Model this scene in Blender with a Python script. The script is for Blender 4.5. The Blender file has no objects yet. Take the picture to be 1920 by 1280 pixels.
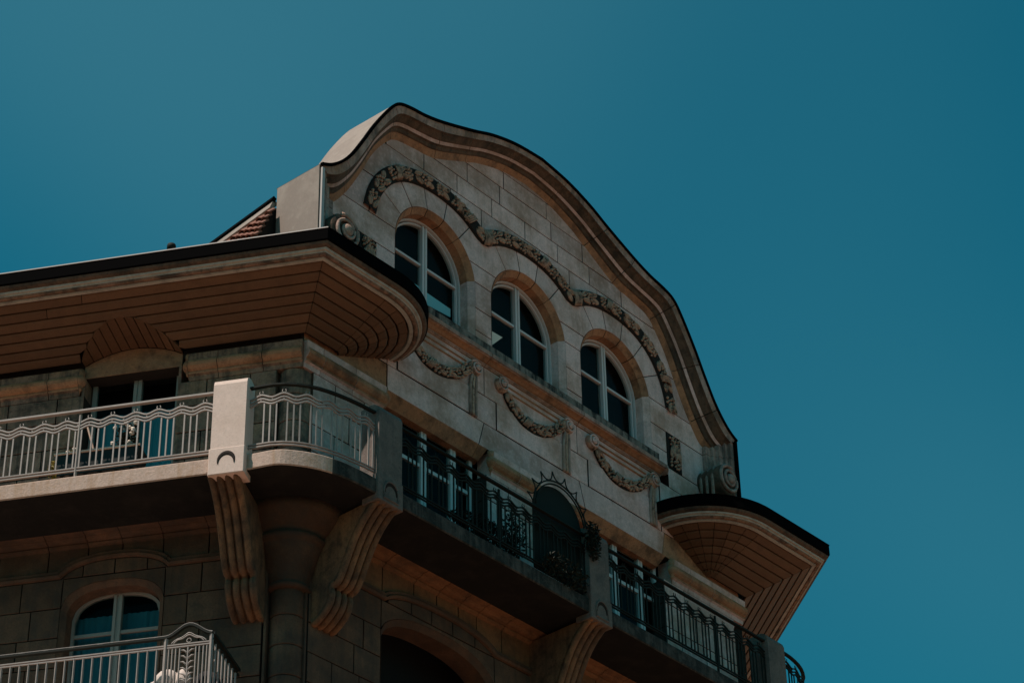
import bpy, math, random
from mathutils import Vector, Matrix
random.seed(7)
sc = bpy.context.scene
R_ = math.radians
# ------------------------------------------------------------------ camera
TH, RO = R_(34.15), R_(-1.22)
CAM = Vector((0, 0, 1.6))
SC = 1.2                                   # everything is laid out in units of 1.2 m about the eye height
def cam_axes():
    c, s = math.cos(TH), math.sin(TH)
    A = [Vector((1, 0, 0)), Vector((0, s, -c)), Vector((0, c, s))]
    cr, sr = math.cos(RO), math.sin(RO)
    right = cr * A[0] - sr * A[1]
    down = sr * A[0] + cr * A[1]
    return right, down, A[2]
cr_, cd_, cf_ = cam_axes()
cam = bpy.data.cameras.new("camera")
cam.sensor_width = 36.0
cam.lens = 4600 / 1920 * 36
cam.clip_start, cam.clip_end = 0.1, 3000
camo = bpy.data.objects.new("camera", cam)
camo.matrix_world = Matrix((( cr_.x, -cd_.x, -cf_.x, CAM.x), (cr_.y, -cd_.y, -cf_.y, CAM.y),
                            (cr_.z, -cd_.z, -cf_.z, CAM.z), (0, 0, 0, 1)))
sc.collection.objects.link(camo)
sc.camera = camo
# ------------------------------------------------------------------ sky, sun, exposure
SUN_AZ, SUN_EL = R_(234), R_(60)
w = bpy.data.worlds.new("World"); sc.world = w; w.use_nodes = True
nt = w.node_tree; nt.nodes.clear()
sky = nt.nodes.new("ShaderNodeTexSky"); sky.sky_type = 'NISHITA'; sky.sun_disc = False
sky.sun_elevation = SUN_EL; sky.sun_rotation = SUN_AZ
sky.air_density = 1.0; sky.dust_density = 0.3; sky.ozone_density = 1.5
mul = nt.nodes.new("ShaderNodeMix"); mul.data_type = 'RGBA'; mul.blend_type = 'MULTIPLY'
mul.inputs[0].default_value = 1.0
SKY_TINT = (0.04, 0.66, 0.59, 1)
mul.inputs[7].default_value = SKY_TINT
VEIL = 3.7
bg = nt.nodes.new("ShaderNodeBackground"); bg.inputs[1].default_value = 0.092
ow = nt.nodes.new("ShaderNodeOutputWorld")
nt.links.new(sky.outputs[0], mul.inputs[6]); # uneven glow painted into the sky colour as a pale noise veil
tc = nt.nodes.new("ShaderNodeTexCoord"); vn = nt.nodes.new("ShaderNodeTexNoise"); vn.inputs["Scale"].default_value = 2.3; vn.inputs["Detail"].default_value = 1.2
mp_ = nt.nodes.new("ShaderNodeMapping"); mp_.inputs["Location"].default_value = (VEIL, .3, .1)
nt.links.new(tc.outputs["Generated"], mp_.inputs[0]); nt.links.new(mp_.outputs[0], vn.inputs["Vector"])
vr = nt.nodes.new("ShaderNodeMapRange"); vr.inputs[1].default_value = .38; vr.inputs[2].default_value = .68; vr.inputs[4].default_value = .26; vr.interpolation_type = 'SMOOTHSTEP'
nt.links.new(vn.outputs[0], vr.inputs[0])
vm = nt.nodes.new("ShaderNodeMix"); vm.data_type = 'RGBA'; vm.inputs[7].default_value = (1.0, 2.7, 3.15, 1)
nt.links.new(vr.outputs[0], vm.inputs[0]); nt.links.new(mul.outputs[2], vm.inputs[6]); nt.links.new(vm.outputs[2], bg.inputs[0]); nt.links.new(bg.outputs[0], ow.inputs[0])
sl = bpy.data.lights.new("sun", 'SUN'); sl.energy = 4.2; sl.angle = R_(0.5); sl.color = (1.0, 0.84, 0.74)
so = bpy.data.objects.new("sun", sl); sc.collection.objects.link(so)
sdir = Vector((math.sin(SUN_AZ) * math.cos(SUN_EL), math.cos(SUN_AZ) * math.cos(SUN_EL), math.sin(SUN_EL)))
so.rotation_euler = sdir.to_track_quat('Z', 'Y').to_euler()
so.location = sdir * 60
sc.view_settings.view_transform = 'Standard'; sc.view_settings.look = 'None'
sc.view_settings.gamma = 1.0; sc.view_settings.use_curve_mapping = False
sc.view_settings.exposure = 0.26
sc.cycles.max_bounces = 6
# ------------------------------------------------------------------ materials
def mat(name, base=(.4, .4, .4), rough=.8, metal=0.0, var=0.0, stain=0.0, stain_col=(.05, .045, .04), grain=0.0, bump=0.0,
        warm=None, streak=0.0, nscale=3.0, spec=.3, top=0.0):
    m = bpy.data.materials.new(name); m.use_nodes = True
    n = m.node_tree; n.nodes.clear(); L = n.links.new
    out = n.nodes.new("ShaderNodeOutputMaterial"); b = n.nodes.new("ShaderNodeBsdfPrincipled"); L(b.outputs[0], out.inputs[0])
    b.inputs["Roughness"].default_value = rough; b.inputs["Metallic"].default_value = metal
    b.inputs["Specular IOR Level"].default_value = spec
    geo = n.nodes.new("ShaderNodeNewGeometry")
    col = n.nodes.new("ShaderNodeRGB"); col.outputs[0].default_value = (*base, 1); cur = col.outputs[0]
    def noise(scale, detail, vec=None, rough_=.6):
        t = n.nodes.new("ShaderNodeTexNoise"); t.inputs["Scale"].default_value = scale; t.inputs["Detail"].default_value = detail
        t.inputs["Roughness"].default_value = rough_
        L(vec if vec else geo.outputs["Position"], t.inputs["Vector"]); return t
    def ramp(src, a, bb):
        r = n.nodes.new("ShaderNodeMapRange"); r.inputs[1].default_value = a; r.inputs[2].default_value = bb; r.clamp = True
        L(src, r.inputs[0]); return r.outputs[0]
    def mix(c1, c2, fac, blend='MIX'):
        x = n.nodes.new("ShaderNodeMix"); x.data_type = 'RGBA'; x.blend_type = blend
        if isinstance(fac, float): x.inputs[0].default_value = fac
        else: L(fac, x.inputs[0])
        for i, c in ((6, c1), (7, c2)):
            if isinstance(c, tuple): x.inputs[i].default_value = (*c, 1)
            else: L(c, x.inputs[i])
        return x.outputs[2]
    def scaled(fac, k):
        q = n.nodes.new("ShaderNodeMath"); q.operation = 'MULTIPLY'; L(fac, q.inputs[0]); q.inputs[1].default_value = k; return q.outputs[0]
    if warm:
        cur = mix(cur, warm, ramp(noise(1.3, 5).outputs[0], .42, .66))
    if var:
        oi = n.nodes.new("ShaderNodeObjectInfo")
        r = n.nodes.new("ShaderNodeMapRange"); r.inputs[3].default_value = 1 - var; r.inputs[4].default_value = 1 + var * .6
        L(oi.outputs["Random"], r.inputs[0])
        x = n.nodes.new("ShaderNodeVectorMath"); x.operation = 'SCALE'; L(cur, x.inputs[0]); L(r.outputs[0], x.inputs[3]); cur = x.outputs[0]
    if grain:
        cur = mix(cur, tuple(v * .55 for v in base), scaled(ramp(noise(45, 4, None, .75).outputs[0], .50, .62), grain))
        cur = mix(cur, tuple(min(1, v * 1.35) for v in base), scaled(ramp(noise(16, 5).outputs[0], .50, .64), grain * .6))
    if stain:
        cur = mix(cur, stain_col, scaled(ramp(noise(nscale, 7, None, .68).outputs[0], .48, .66), stain))
        cur = mix(cur, stain_col, scaled(ramp(noise(nscale * 4.3, 6, None, .7).outputs[0], .54, .70), stain * .7))
    if streak:
        mp = n.nodes.new("ShaderNodeMapping"); mp.inputs["Scale"].default_value = (9, 9, .8); L(geo.outputs["Position"], mp.inputs[0])
        cur = mix(cur, stain_col, scaled(ramp(noise(1.0, 5, mp.outputs[0]).outputs[0], .49, .66), streak))
    if top:
        sp = n.nodes.new("ShaderNodeSeparateXYZ"); L(geo.outputs["Normal"], sp.inputs[0])
        t2 = n.nodes.new("ShaderNodeMath"); t2.operation = 'ADD'; L(sp.outputs[2], t2.inputs[0])
        L(scaled(noise(14, 5).outputs[0], .8), t2.inputs[1])
        cur = mix(cur, stain_col, scaled(ramp(t2.outputs[0], .55, 1.0), top))
    L(cur, b.inputs["Base Color"])
    if bump:
        bp = n.nodes.new("ShaderNodeBump"); bp.inputs["Strength"].default_value = bump; bp.inputs["Distance"].default_value = .02
        L(noise(30, 6, None, .7).outputs[0], bp.inputs["Height"]); L(bp.outputs[0], b.inputs["Normal"])
    return m
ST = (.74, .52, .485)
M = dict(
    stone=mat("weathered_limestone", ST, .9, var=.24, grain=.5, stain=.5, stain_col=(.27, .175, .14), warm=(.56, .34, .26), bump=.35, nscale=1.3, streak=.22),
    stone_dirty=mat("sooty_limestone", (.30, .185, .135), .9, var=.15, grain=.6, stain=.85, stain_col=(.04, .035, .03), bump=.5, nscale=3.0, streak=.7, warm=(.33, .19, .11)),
    stone_low=mat("shaded_storey_limestone", (.088, .050, .032), .9, var=.24, grain=.4, stain=.6, stain_col=(.045, .038, .032), bump=.5, nscale=2.4, streak=.4, warm=(.18, .10, .06)),  # base darkened to carry the lower storey's shade, besides its soot
    stone_warm=mat("ochre_limestone", (.44, .205, .105), .85, var=.18, grain=.5, stain=.85, stain_col=(.12, .065, .04), bump=.35, nscale=3.2, warm=(.40, .22, .13)),
    cap=mat("soot_streaked_cornice_stone", (.48, .335, .285), .9, var=.1, grain=.4, stain=.85, stain_col=(.085, .07, .06), bump=.45, nscale=2.2, streak=.6, warm=(.33, .19, .12)),
    carved=mat("carved_limestone", (.48, .30, .215), .85, grain=.4, stain=.95, stain_col=(.035, .028, .022), bump=.3, nscale=11, var=.12),
    relief=mat("dark_recess_ground", (.022, .017, .014), .95, grain=.3, bump=.3),  # near black behind carvings, in gaps and above the boards
    board=mat("brown_painted_soffit_board", (.145, .075, .04), .65, var=.22, grain=.25, stain=.45, stain_col=(.09, .045, .025), bump=.12, nscale=3.5, streak=.0),
    trim=mat("pale_painted_moulding", (.42, .40, .35), .6, grain=.3, stain=.5, stain_col=(.12, .11, .10), nscale=7),
    gutter=mat("black_painted_metal", (.0018, .0018, .002), .9, spec=.02),
    gutter_lip=mat("pale_metal_lip", (.45, .42, .40), .5),
    zinc=mat("beige_sheet_metal", (.225, .185, .155), .75, grain=.15, stain=.25, stain_col=(.5, .44, .38), nscale=1.6, spec=.35, var=.05),
    tile=mat("terracotta_tile", (.22, .095, .065), .8, var=.25, grain=.3, stain=.3, stain_col=(.12, .07, .05)),
    frame=mat("white_painted_window_frame", (.62, .58, .57), .5, grain=.1),
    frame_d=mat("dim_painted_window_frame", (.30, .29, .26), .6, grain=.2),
    rail=mat("grey_painted_iron", (.30, .265, .24), .5, grain=.3, stain=.2, stain_col=(.1, .08, .06), nscale=9, spec=.4),
    rail_d=mat("dark_iron", (.014, .018, .015), .7, spec=.12),
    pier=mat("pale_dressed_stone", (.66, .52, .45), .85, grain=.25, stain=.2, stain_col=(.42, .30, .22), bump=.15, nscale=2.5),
    pier_d=mat("shaded_pier_stone", (.17, .138, .12), .9, grain=.6, stain=.75, stain_col=(.07, .07, .065), bump=.5, nscale=3.2, streak=.3),  # front piers' shade put into a darker base, over dark patches
    soffit=mat("shaded_stained_underside", (.008, .0085, .0085), .95, grain=.3, stain=.4, stain_col=(.03, .028, .024)),  # near black: the balcony's own shade put into the stained stone's colour
    dark=mat("unlit_interior", (.006, .006, .006), .9),
    leaf=mat("dark_leaf", (.020, .028, .010), .6, var=.5, grain=.2),
    leaf_y=mat("yellowing_leaf", (.30, .24, .04), .6, var=.4),
    flower=mat("white_petal", (.75, .66, .56), .7, var=.15),
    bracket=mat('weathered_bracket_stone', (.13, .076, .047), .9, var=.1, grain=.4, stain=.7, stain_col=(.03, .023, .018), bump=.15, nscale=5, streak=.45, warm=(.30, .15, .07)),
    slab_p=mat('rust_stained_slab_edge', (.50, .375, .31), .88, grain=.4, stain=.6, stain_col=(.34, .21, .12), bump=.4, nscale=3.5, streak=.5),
    warm_low=mat('ochre_frieze_stone', (.23, .11, .052), .9, var=.15, grain=.4, stain=.6, stain_col=(.07, .045, .03), bump=.35, nscale=2.5, streak=.3),
    leaf_dark=mat('evergreen_leaf', (.008, .012, .006), .7, var=.5),
    sill=mat('black_streaked_sill', (.24, .19, .16), .9, grain=.4, stain=1.0, stain_col=(.012, .011, .010), bump=.4, nscale=5, streak=1.0),
    joint=mat('sooty_joint', (.03, .024, .02), .95),
    soot=mat('soot_crust', (.020, .017, .015), .95, grain=.4, bump=.4),
    groove=mat('sooty_shaded_brown_stone', (.13, .082, .055), .9, grain=.5, stain=.9, stain_col=(.03, .025, .02), nscale=3.0, streak=.5, bump=.4),
    box=mat("black_plastic_trough", (.012, .016, .015), .45),
    cane=mat("bamboo_cane", (.62, .42, .32), .6),
    cloth=mat("crumpled_white_cloth", (.62, .55, .50), .9, grain=.2, bump=.3),
    cloth_d=mat("black_fabric", (.015, .015, .017), .9),
    slab_d=mat('shaded_sooty_slab_edge', (.020, .021, .018), .9, grain=.6, stain=.6, stain_col=(.12, .105, .09), bump=.6, nscale=4.5, streak=.5),
    far=mat('added_front_plaster', (.26, .21, .17), .9),
    ground=mat("sunlit_paving", (.27, .165, .11), .9, grain=.2, stain=.3, stain_col=(.18, .13, .10), nscale=.4),
    sun_patch=mat("cream_sun_patch", (.80, .70, .60), .8),
)
def curtain_mat(name, col):
    m = mat(name, col, .9)
    return m
M['curtain'] = curtain_mat("pale_blue_net_curtain", (.10, .36, .42))
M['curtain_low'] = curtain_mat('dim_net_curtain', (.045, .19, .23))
M['teal_patch'] = curtain_mat("teal_reflection_patch", (.40, .72, .80))
def glass_mat():
    m = bpy.data.materials.new("window_glass"); m.use_nodes = True; n = m.node_tree; n.nodes.clear(); L = n.links.new
    out = n.nodes.new("ShaderNodeOutputMaterial"); mx = n.nodes.new("ShaderNodeMixShader"); t = n.nodes.new("ShaderNodeBsdfTransparent")
    g = n.nodes.new("ShaderNodeBsdfGlossy"); g.inputs["Roughness"].default_value = .03
    fr = n.nodes.new("ShaderNodeFresnel"); fr.inputs[0].default_value = 1.14
    t.inputs[0].default_value = (.75, .85, .85, 1)
    L(fr.outputs[0], mx.inputs[0]); L(t.outputs[0], mx.inputs[1]); L(g.outputs[0], mx.inputs[2]); L(mx.outputs[0], out.inputs[0])
    return m
M['glass'] = glass_mat()
# ------------------------------------------------------------------ frames of reference
def az(a): return Vector((math.sin(R_(a)), math.cos(R_(a)), 0))
C0 = Vector((-2.2178, 21.6358, 0))
AR, AL, AW = 39.6, -78.7, -11.55
uR, nR = az(AR), az(AR + 90)
uL, nL = az(AL), az(AL - 90)
uW, nW = az(AW), az(AW + 90)
C3 = C0 + uR * 7.95
FR = {'R': (C0, uR, nR), 'L': (C0, uL, nL), 'W': (C3, uW, nW)}
def P(F, u, n, z):
    o, a, b = FR[F]; return o + a * u + b * n + Vector((0, 0, z))
def world(p): return CAM + (p - CAM) * SC
WLOC = {}
COUNT = [0]
def link(o): sc.collection.objects.link(o); COUNT[0] += 1
def place(o, parent, loc):
    if parent is not None:
        o.parent = parent; o.location = loc - WLOC[parent.name]
    else: o.location = loc
    WLOC[o.name] = loc.copy()
def empty(name, p, parent=None, **props):
    o = bpy.data.objects.new(name, None); o.empty_display_size = .2; link(o); place(o, parent, world(p))
    for k, v in props.items(): o[k] = v
    return o
def newell(ps):
    nrm = Vector((0, 0, 0))
    for i, a in enumerate(ps):
        b = ps[(i + 1) % len(ps)]
        nrm += Vector(((a.y - b.y) * (a.z + b.z), (a.z - b.z) * (a.x + b.x), (a.x - b.x) * (a.y + b.y)))
    return nrm
class MB:
    def __init__(s): s.v = []; s.f = []; s.mi = []; s.cur = 0
    def add(s, vs, fs):
        k = len(s.v); s.v += [Vector(x) for x in vs]; s.f += [tuple(k + i for i in f) for f in fs]; s.mi += [s.cur] * len(fs)
    def hexa(s, p):   # 8 points: 4 back, 4 front
        s.add(p, [(0, 3, 2, 1), (4, 5, 6, 7), (0, 1, 5, 4), (1, 2, 6, 5), (2, 3, 7, 6), (3, 0, 4, 7)])
    def box(s, F, u0, u1, n0, n1, z0, z1):
        s.hexa([P(F, u0, n0, z0), P(F, u1, n0, z0), P(F, u1, n0, z1), P(F, u0, n0, z1), P(F, u0, n1, z0), P(F, u1, n1, z0), P(F, u1, n1, z1), P(F, u0, n1, z1)])
    def rings(s, rs, closed=True, caps=True):
        k = len(rs[0]); vs = [p for r in rs for p in r]; fs = []
        for i in range(len(rs) - 1):
            for j in range(k if closed else k - 1):
                a = i * k + j; b = i * k + (j + 1) % k; fs.append((a, b, b + k, a + k))
        if caps: fs.append(tuple(range(k))[::-1]); fs.append(tuple(range((len(rs) - 1) * k, len(rs) * k)))
        s.add(vs, fs)
    def tube(s, pts, r, seg=6, sq=None, caps=True):
        rs = []; up0 = Vector((0, 0, 1)); rr = r if isinstance(r, (list, tuple)) else [r] * len(pts)
        for i, p in enumerate(pts):
            d = (pts[min(i + 1, len(pts) - 1)] - pts[max(i - 1, 0)]).normalized()
            up = up0 if abs(d.z) < .9 else nR
            a = d.cross(up).normalized(); b = a.cross(d).normalized()
            if sq: rs.append([p + a * sq[0] * x + b * sq[1] * y for x, y in ((-1, -1), (1, -1), (1, 1), (-1, 1))])
            else: rs.append([p + (a * math.cos(t) + b * math.sin(t)) * rr[i] for t in [2 * math.pi * j / seg for j in range(seg)]])
        s.rings(rs, True, caps)
    def lathe(s, c, prof, seg=24, a0=0, a1=2 * math.pi):
        full = abs(a1 - a0 - 2 * math.pi) < 1e-6
        k = seg if full else seg + 1
        rs = [[c + Vector((r * math.cos(a0 + (a1 - a0) * j / seg), r * math.sin(a0 + (a1 - a0) * j / seg), z)) for j in range(k)] for r, z in prof]
        s.rings(rs, full, full)
    def ball(s, c, rx, ry, rz, ax, ay, azv, nu=8, nv=5):
        rs = []
        for i in range(1, nv):
            t = math.pi * i / nv
            rs.append([c + ax * rx * math.sin(t) * math.cos(2 * math.pi * j / nu) + ay * ry * math.sin(t) * math.sin(2 * math.pi * j / nu) + azv * rz * math.cos(t) for j in range(nu)])
        s.rings(rs, True, True)
    def build(s, name, m, parent=None, smooth=False, label=None, face=None, **props):
        pts = [world(v) for v in s.v]
        lo = Vector([min(p[i] for p in pts) for i in range(3)]); hi = Vector([max(p[i] for p in pts) for i in range(3)])
        c = (lo + hi) / 2
        if parent is None: c.z = lo.z
        me = bpy.data.meshes.new(name); me.from_pydata([tuple(p - c) for p in pts], [], s.f)
        ms = list(m) if isinstance(m, (list, tuple)) else [m]
        if 5 in s.mi: s.mi = [len(ms) if q == 5 else q for q in s.mi]; ms.append(M['joint'])
        for q in ms: me.materials.append(q)
        if len(ms) > 1:
            for i, pl in enumerate(me.polygons): pl.material_index = s.mi[i]
        if smooth:
            for pl in me.polygons: pl.use_smooth = True
        import bmesh
        bm = bmesh.new(); bm.from_mesh(me); bmesh.ops.recalc_face_normals(bm, faces=bm.faces); 
        if face is not None:
            for f_ in bm.faces:
                if f_.normal.dot(face) < 0: f_.normal_flip()
        bm.to_mesh(me); bm.free()
        o = bpy.data.objects.new(name, me); link(o); place(o, parent, c)
        if label: o['label'] = label
        for k, v in props.items(): o[k] = v
        return o
def copy_at(o, parent, delta, name=None):
    c = o.copy(); link(c); c.parent = parent
    wl = WLOC[o.name] + delta; c.location = wl - (WLOC[parent.name] if parent else Vector((0, 0, 0))); WLOC[c.name] = wl
    return c
def inset(poly, d):
    n = len(poly); out = []
    A = sum(poly[i][0] * poly[(i + 1) % n][1] - poly[(i + 1) % n][0] * poly[i][1] for i in range(n))
    sg = 1 if A > 0 else -1
    for i in range(n):
        p0, p1, p2 = poly[i - 1], poly[i], poly[(i + 1) % n]
        e1 = (p1[0] - p0[0], p1[1] - p0[1]); e2 = (p2[0] - p1[0], p2[1] - p1[1])
        l1 = math.hypot(*e1) or 1e-9; l2 = math.hypot(*e2) or 1e-9
        n1 = (-e1[1] / l1 * sg, e1[0] / l1 * sg); n2 = (-e2[1] / l2 * sg, e2[0] / l2 * sg)
        bx, by = n1[0] + n2[0], n1[1] + n2[1]; bl = math.hypot(bx, by)
        if bl < .25: out.append((p1[0] + n1[0] * d, p1[1] + n1[1] * d)); continue
        bx /= bl; by /= bl; k = d / max(.35, bx * n1[0] + by * n1[1]); out.append((p1[0] + bx * k, p1[1] + by * k))
    return out
def clean(poly):
    o = []
    for p in poly:
        if not o or math.hypot(p[0] - o[-1][0], p[1] - o[-1][1]) > 1e-3: o.append(p)
    if len(o) > 2 and math.hypot(o[0][0] - o[-1][0], o[0][1] - o[-1][1]) < 1e-3: o.pop()
    return o
GAP, CH = .0055, .004
def stone_mb(mb, F, poly, n=0.0, depth=.22, gap=GAP, ch=CH, joint=True):
    poly = clean(poly)
    if len(poly) < 3: return False
    A = abs(sum(poly[i][0] * poly[(i + 1) % len(poly)][1] - poly[(i + 1) % len(poly)][0] * poly[i][1] for i in range(len(poly)))) / 2
    if A < .0015: return False
    a = inset(poly, gap); b = inset(poly, gap + ch)
    k0 = len(mb.mi)
    mb.rings([[P(F, u, n - depth, z) for u, z in a], [P(F, u, n - ch, z) for u, z in a], [P(F, u, n, z) for u, z in b]], True, True)
    if joint and gap > 0:
        for i in range(k0, k0 + len(a)): mb.mi[i] = 5
    return True
def stone(F, poly, parent, m='stone', name='stone_block', **k):
    mb = MB()
    k['n'] = k.get('n', 0) + random.uniform(-.002, .002)
    if stone_mb(mb, F, poly, **k): return mb.build(name, M[m], parent)
def frange(a, b, st):
    n = max(1, int(math.ceil((b - a) / st - 1e-6))); return [a + (b - a) * i / n for i in range(n + 1)]
def strip_polys(u0, u1, lo, hi, st=.05, eps=.012):
    """polygons between lo(u) and hi(u)"""
    out = []; cur = []
    for u in frange(u0, u1, st):
        l, h = lo(u), hi(u)
        if h - l > eps: cur.append((u, l, h))
        else:
            if len(cur) > 1: out.append(cur)
            cur = []
    if len(cur) > 1: out.append(cur)
    return [[(u, l) for u, l, h in c] + [(u, h) for u, l, h in reversed(c)] for c in out]
def catmull(pts, n=6):
    o = []
    for i in range(len(pts) - 1):
        p0, p1, p2, p3 = pts[max(i - 1, 0)], pts[i], pts[i + 1], pts[min(i + 2, len(pts) - 1)]
        for j in range(n):
            t = j / n
            o.append(tuple(.5 * (2 * b + (c - a) * t + (2 * a - 5 * b + 4 * c - d) * t * t + (3 * b - a - 3 * c + d) * t ** 3) for a, b, c, d in zip(p0, p1, p2, p3)))
    o.append(tuple(pts[-1])); return o
def sstep(x): x = max(0, min(1, x)); return x * x * (3 - 2 * x)
def lerp_curve(pts, x):
    if x <= pts[0][0]: return pts[0][1]
    for a, b in zip(pts, pts[1:]):
        if x <= b[0]: return a[1] + (b[1] - a[1]) * (x - a[0]) / (b[0] - a[0] + 1e-9)
    return pts[-1][1]
Z0 = CAM.z - CAM.z / SC                    # model height of the ground
# ------------------------------------------------------------------ ground
g = MB(); g.add([Vector((-900, -900, Z0)), Vector((900, -900, Z0)), Vector((900, 900, Z0)), Vector((-900, 900, Z0))], [(0, 1, 2, 3)])
go = g.build('street_ground', M['ground']); go['kind'] = 'structure'
# unseen fronts added behind and beside the viewer to cut the street's light
def added_front(cx, cy, az_, ln, dp, h):
    a = az(az_); n_ = az(az_ + 90); c = Vector((cx, cy, 0)); mb = MB()
    def q(u, n, z): return c + a * u + n_ * n + Vector((0, 0, z))
    def bx(u0, u1, n0, n1, z0, z1): mb.hexa([q(u0, n0, z0), q(u1, n0, z0), q(u1, n0, z1), q(u0, n0, z1), q(u0, n1, z0), q(u1, n1, z0), q(u1, n1, z1), q(u0, n1, z1)])
    bx(-ln / 2, ln / 2, -dp, 0, Z0, h); bx(-ln / 2, ln / 2, -dp, .35, h, h + .3)
    k = int(ln / 2.4)
    for f_ in range(int(h / 2.7)):
        bx(-ln / 2, ln / 2, 0, .08, f_ * 2.7 + 2.5, f_ * 2.7 + 2.62)
        for i in range(k):
            u = -ln / 2 + 1.2 + i * 2.4; bx(u - .55, u - .47, 0, .07, f_ * 2.7 + .6, f_ * 2.7 + 2.2); bx(u + .47, u + .55, 0, .07, f_ * 2.7 + .6, f_ * 2.7 + 2.2); bx(u - .55, u + .55, 0, .09, f_ * 2.7 + 2.2, f_ * 2.7 + 2.3)
    o = mb.build('added_front_block', M['far']); o['kind'] = 'structure'
# ------------------------------------------------------------------ the building
BL = empty('corner_building', Vector((C0.x, C0.y, Z0)), label='weathered stone corner building with a curving gable, deep boarded eaves and iron balconies', category='building')
UC = 3.81
CS = (UC - 1.70, UC, UC + 1.70)
SP, RA = 18.53, .70
# dark core behind all openings
def core():
    mb = MB()
    def prism(pl, z0, z1):
        mb.rings([[Vector((p.x, p.y, z0)) for p in pl], [Vector((p.x, p.y, z1)) for p in pl]], True, True)
    def q(F, u, n): return P(F, u, n, 0)
    pl = [q('L', 9, -.55), q('L', .45, -.55), q('R', .40, -.55), q('R', 7.6, -.55), q('W', 1, -.55), q('W', 7, -.55), q('L', 9, -6)]
    prism(pl, Z0, 16.9)
    mb.box('R', .6, 7.0, -3, -.55, 16.8, 18.2)
    mb.box('R', 1.2, 6.7, -1.2, -.55, 18.2, 19.6)
    mb.box('R', 2.4, 5.2, -1.0, -.55, 19.6, 20.2)
    mb.build('core', M['dark'], BL)
    # lower storeys outside the picture
    for F, u0, u1 in (('L', .3, 9), ('R', .2, 7.75), ('W', .2, 7)):
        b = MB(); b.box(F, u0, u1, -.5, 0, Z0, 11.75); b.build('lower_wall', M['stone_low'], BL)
core()
added_front(-2, -14, 95, 60, 9, 13)
added_front(24, 14, 39.6 + 180, 46, 9, 12.5)
# ---- gable cornice curves
OC = [(0, 20.91), (.5, 20.85), (.95, 20.725), (1.32, 20.57), (1.87, 20.364), (2.2, 20.27), (2.47, 20.225), (2.67, 20.155), (2.82, 19.99), (3.07, 19.60), (3.27, 19.235), (3.45, 18.93), (3.62, 18.725), (3.77, 18.60), (3.91, 18.53)]
IC = [(0, 20.66), (.43, 20.61), (.88, 20.47), (1.16, 20.335), (1.73, 20.053), (2.07, 19.99), (2.33, 19.945), (2.46, 19.90), (2.58, 19.79), (2.80, 19.49), (2.99, 19.11), (3.18, 18.76), (3.36, 18.50), (3.46, 18.40), (3.58, 18.352)]
NC = 5
OS, IS = catmull(OC, NC), catmull(IC, NC)
def inner_z(u): return lerp_curve(IS, abs(u - UC)) if abs(u - UC) < 3.57 else 18.36
PROF = [(0, .28), (.33, .26), (.36, .225), (.50, .17), (.52, .15), (.62, .125), (.64, .095), (.75, .075), (.77, .055), (1.0, 0.0)]
PMAT = [0, 2, 2, 2, 3, 2, 2, 2, 1]
def cornice_pt(i, side, f, n):
    o, k = OS[i], IS[i]; d = o[0] + (k[0] - o[0]) * f; z = o[1] + (k[1] - o[1]) * f
    return P('R', UC + side * d, n, z)
GAB = empty('gable_wall', P('R', UC, 0, 17.5), BL)
GC = empty('gable_cornice', P('R', UC, .2, 20.5), BL)
def joint_index(d):
    return min(range(len(IS)), key=lambda i: abs(IS[i][0] - d))
jd = [.43, 1.15, 1.74, 2.50, 2.93, 3.25]
for side in (-1, 1):
    cuts = [0] + [joint_index(d) for d in jd] + [len(IS) - 1]
    if side == 1: cuts = cuts[1:]            # keystone made with the left half start
    segs = list(zip(cuts, cuts[1:]))
    for a, b in segs:
        if side == -1 and a == 0: continue
        mb = MB()
        idx = list(range(a, b + 1))
        rs = []
        for q, i in enumerate(idx):
            ring = [cornice_pt(i, side, f, n) for f, n in PROF] + [cornice_pt(i, side, 1.0, -.1), cornice_pt(i, side, 0, -.1)]
            rs.append(ring)
        # open the joint
        d0 = (rs[1][0] - rs[0][0]).normalized() * .005; rs[0] = [p + d0 for p in rs[0]]
        d1 = (rs[-2][0] - rs[-1][0]).normalized() * .005; rs[-1] = [p + d1 for p in rs[-1]]
        k = len(rs[0]); vs = [p for r in rs for p in r]; fs = []; mi = []
        for i in range(len(rs) - 1):
            for j in range(k):
                x = i * k + j; y = i * k + (j + 1) % k; fs.append((x, y, y + k, x + k)); mi.append(PMAT[j] if j < len(PMAT) else 0)
        fs += [tuple(range(k)), tuple(range((len(rs) - 1) * k, len(rs) * k))]; mi += [0, 0]
        mb.v = vs; mb.f = fs; mb.mi = mi
        mb.build('cornice_stone', [M['cap'], M['stone_warm'], M['groove'], M['stone']], GC)
mb = MB(); i1 = joint_index(.43); idx = [(-1, i) for i in range(i1, 0, -1)] + [(1, i) for i in range(0, i1 + 1)]
rs = [[cornice_pt(i, s, f, n) for f, n in PROF] + [cornice_pt(i, s, 1.0, -.1), cornice_pt(i, s, 0, -.1)] for s, i in idx]
k = len(rs[0]); mb.v = [p for r in rs for p in r]
for i in range(len(rs) - 1):
    for j in range(k):
        x = i * k + j; y = i * k + (j + 1) % k; mb.f.append((x, y, y + k, x + k)); mb.mi.append(PMAT[j] if j < len(PMAT) else 0)
mb.f += [tuple(range(k)), tuple(range((len(rs) - 1) * k, len(rs) * k))]; mb.mi += [0, 0]
mb.build('cornice_stone', [M['cap'], M['stone_warm'], M['groove'], M['stone']], GC)
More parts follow.
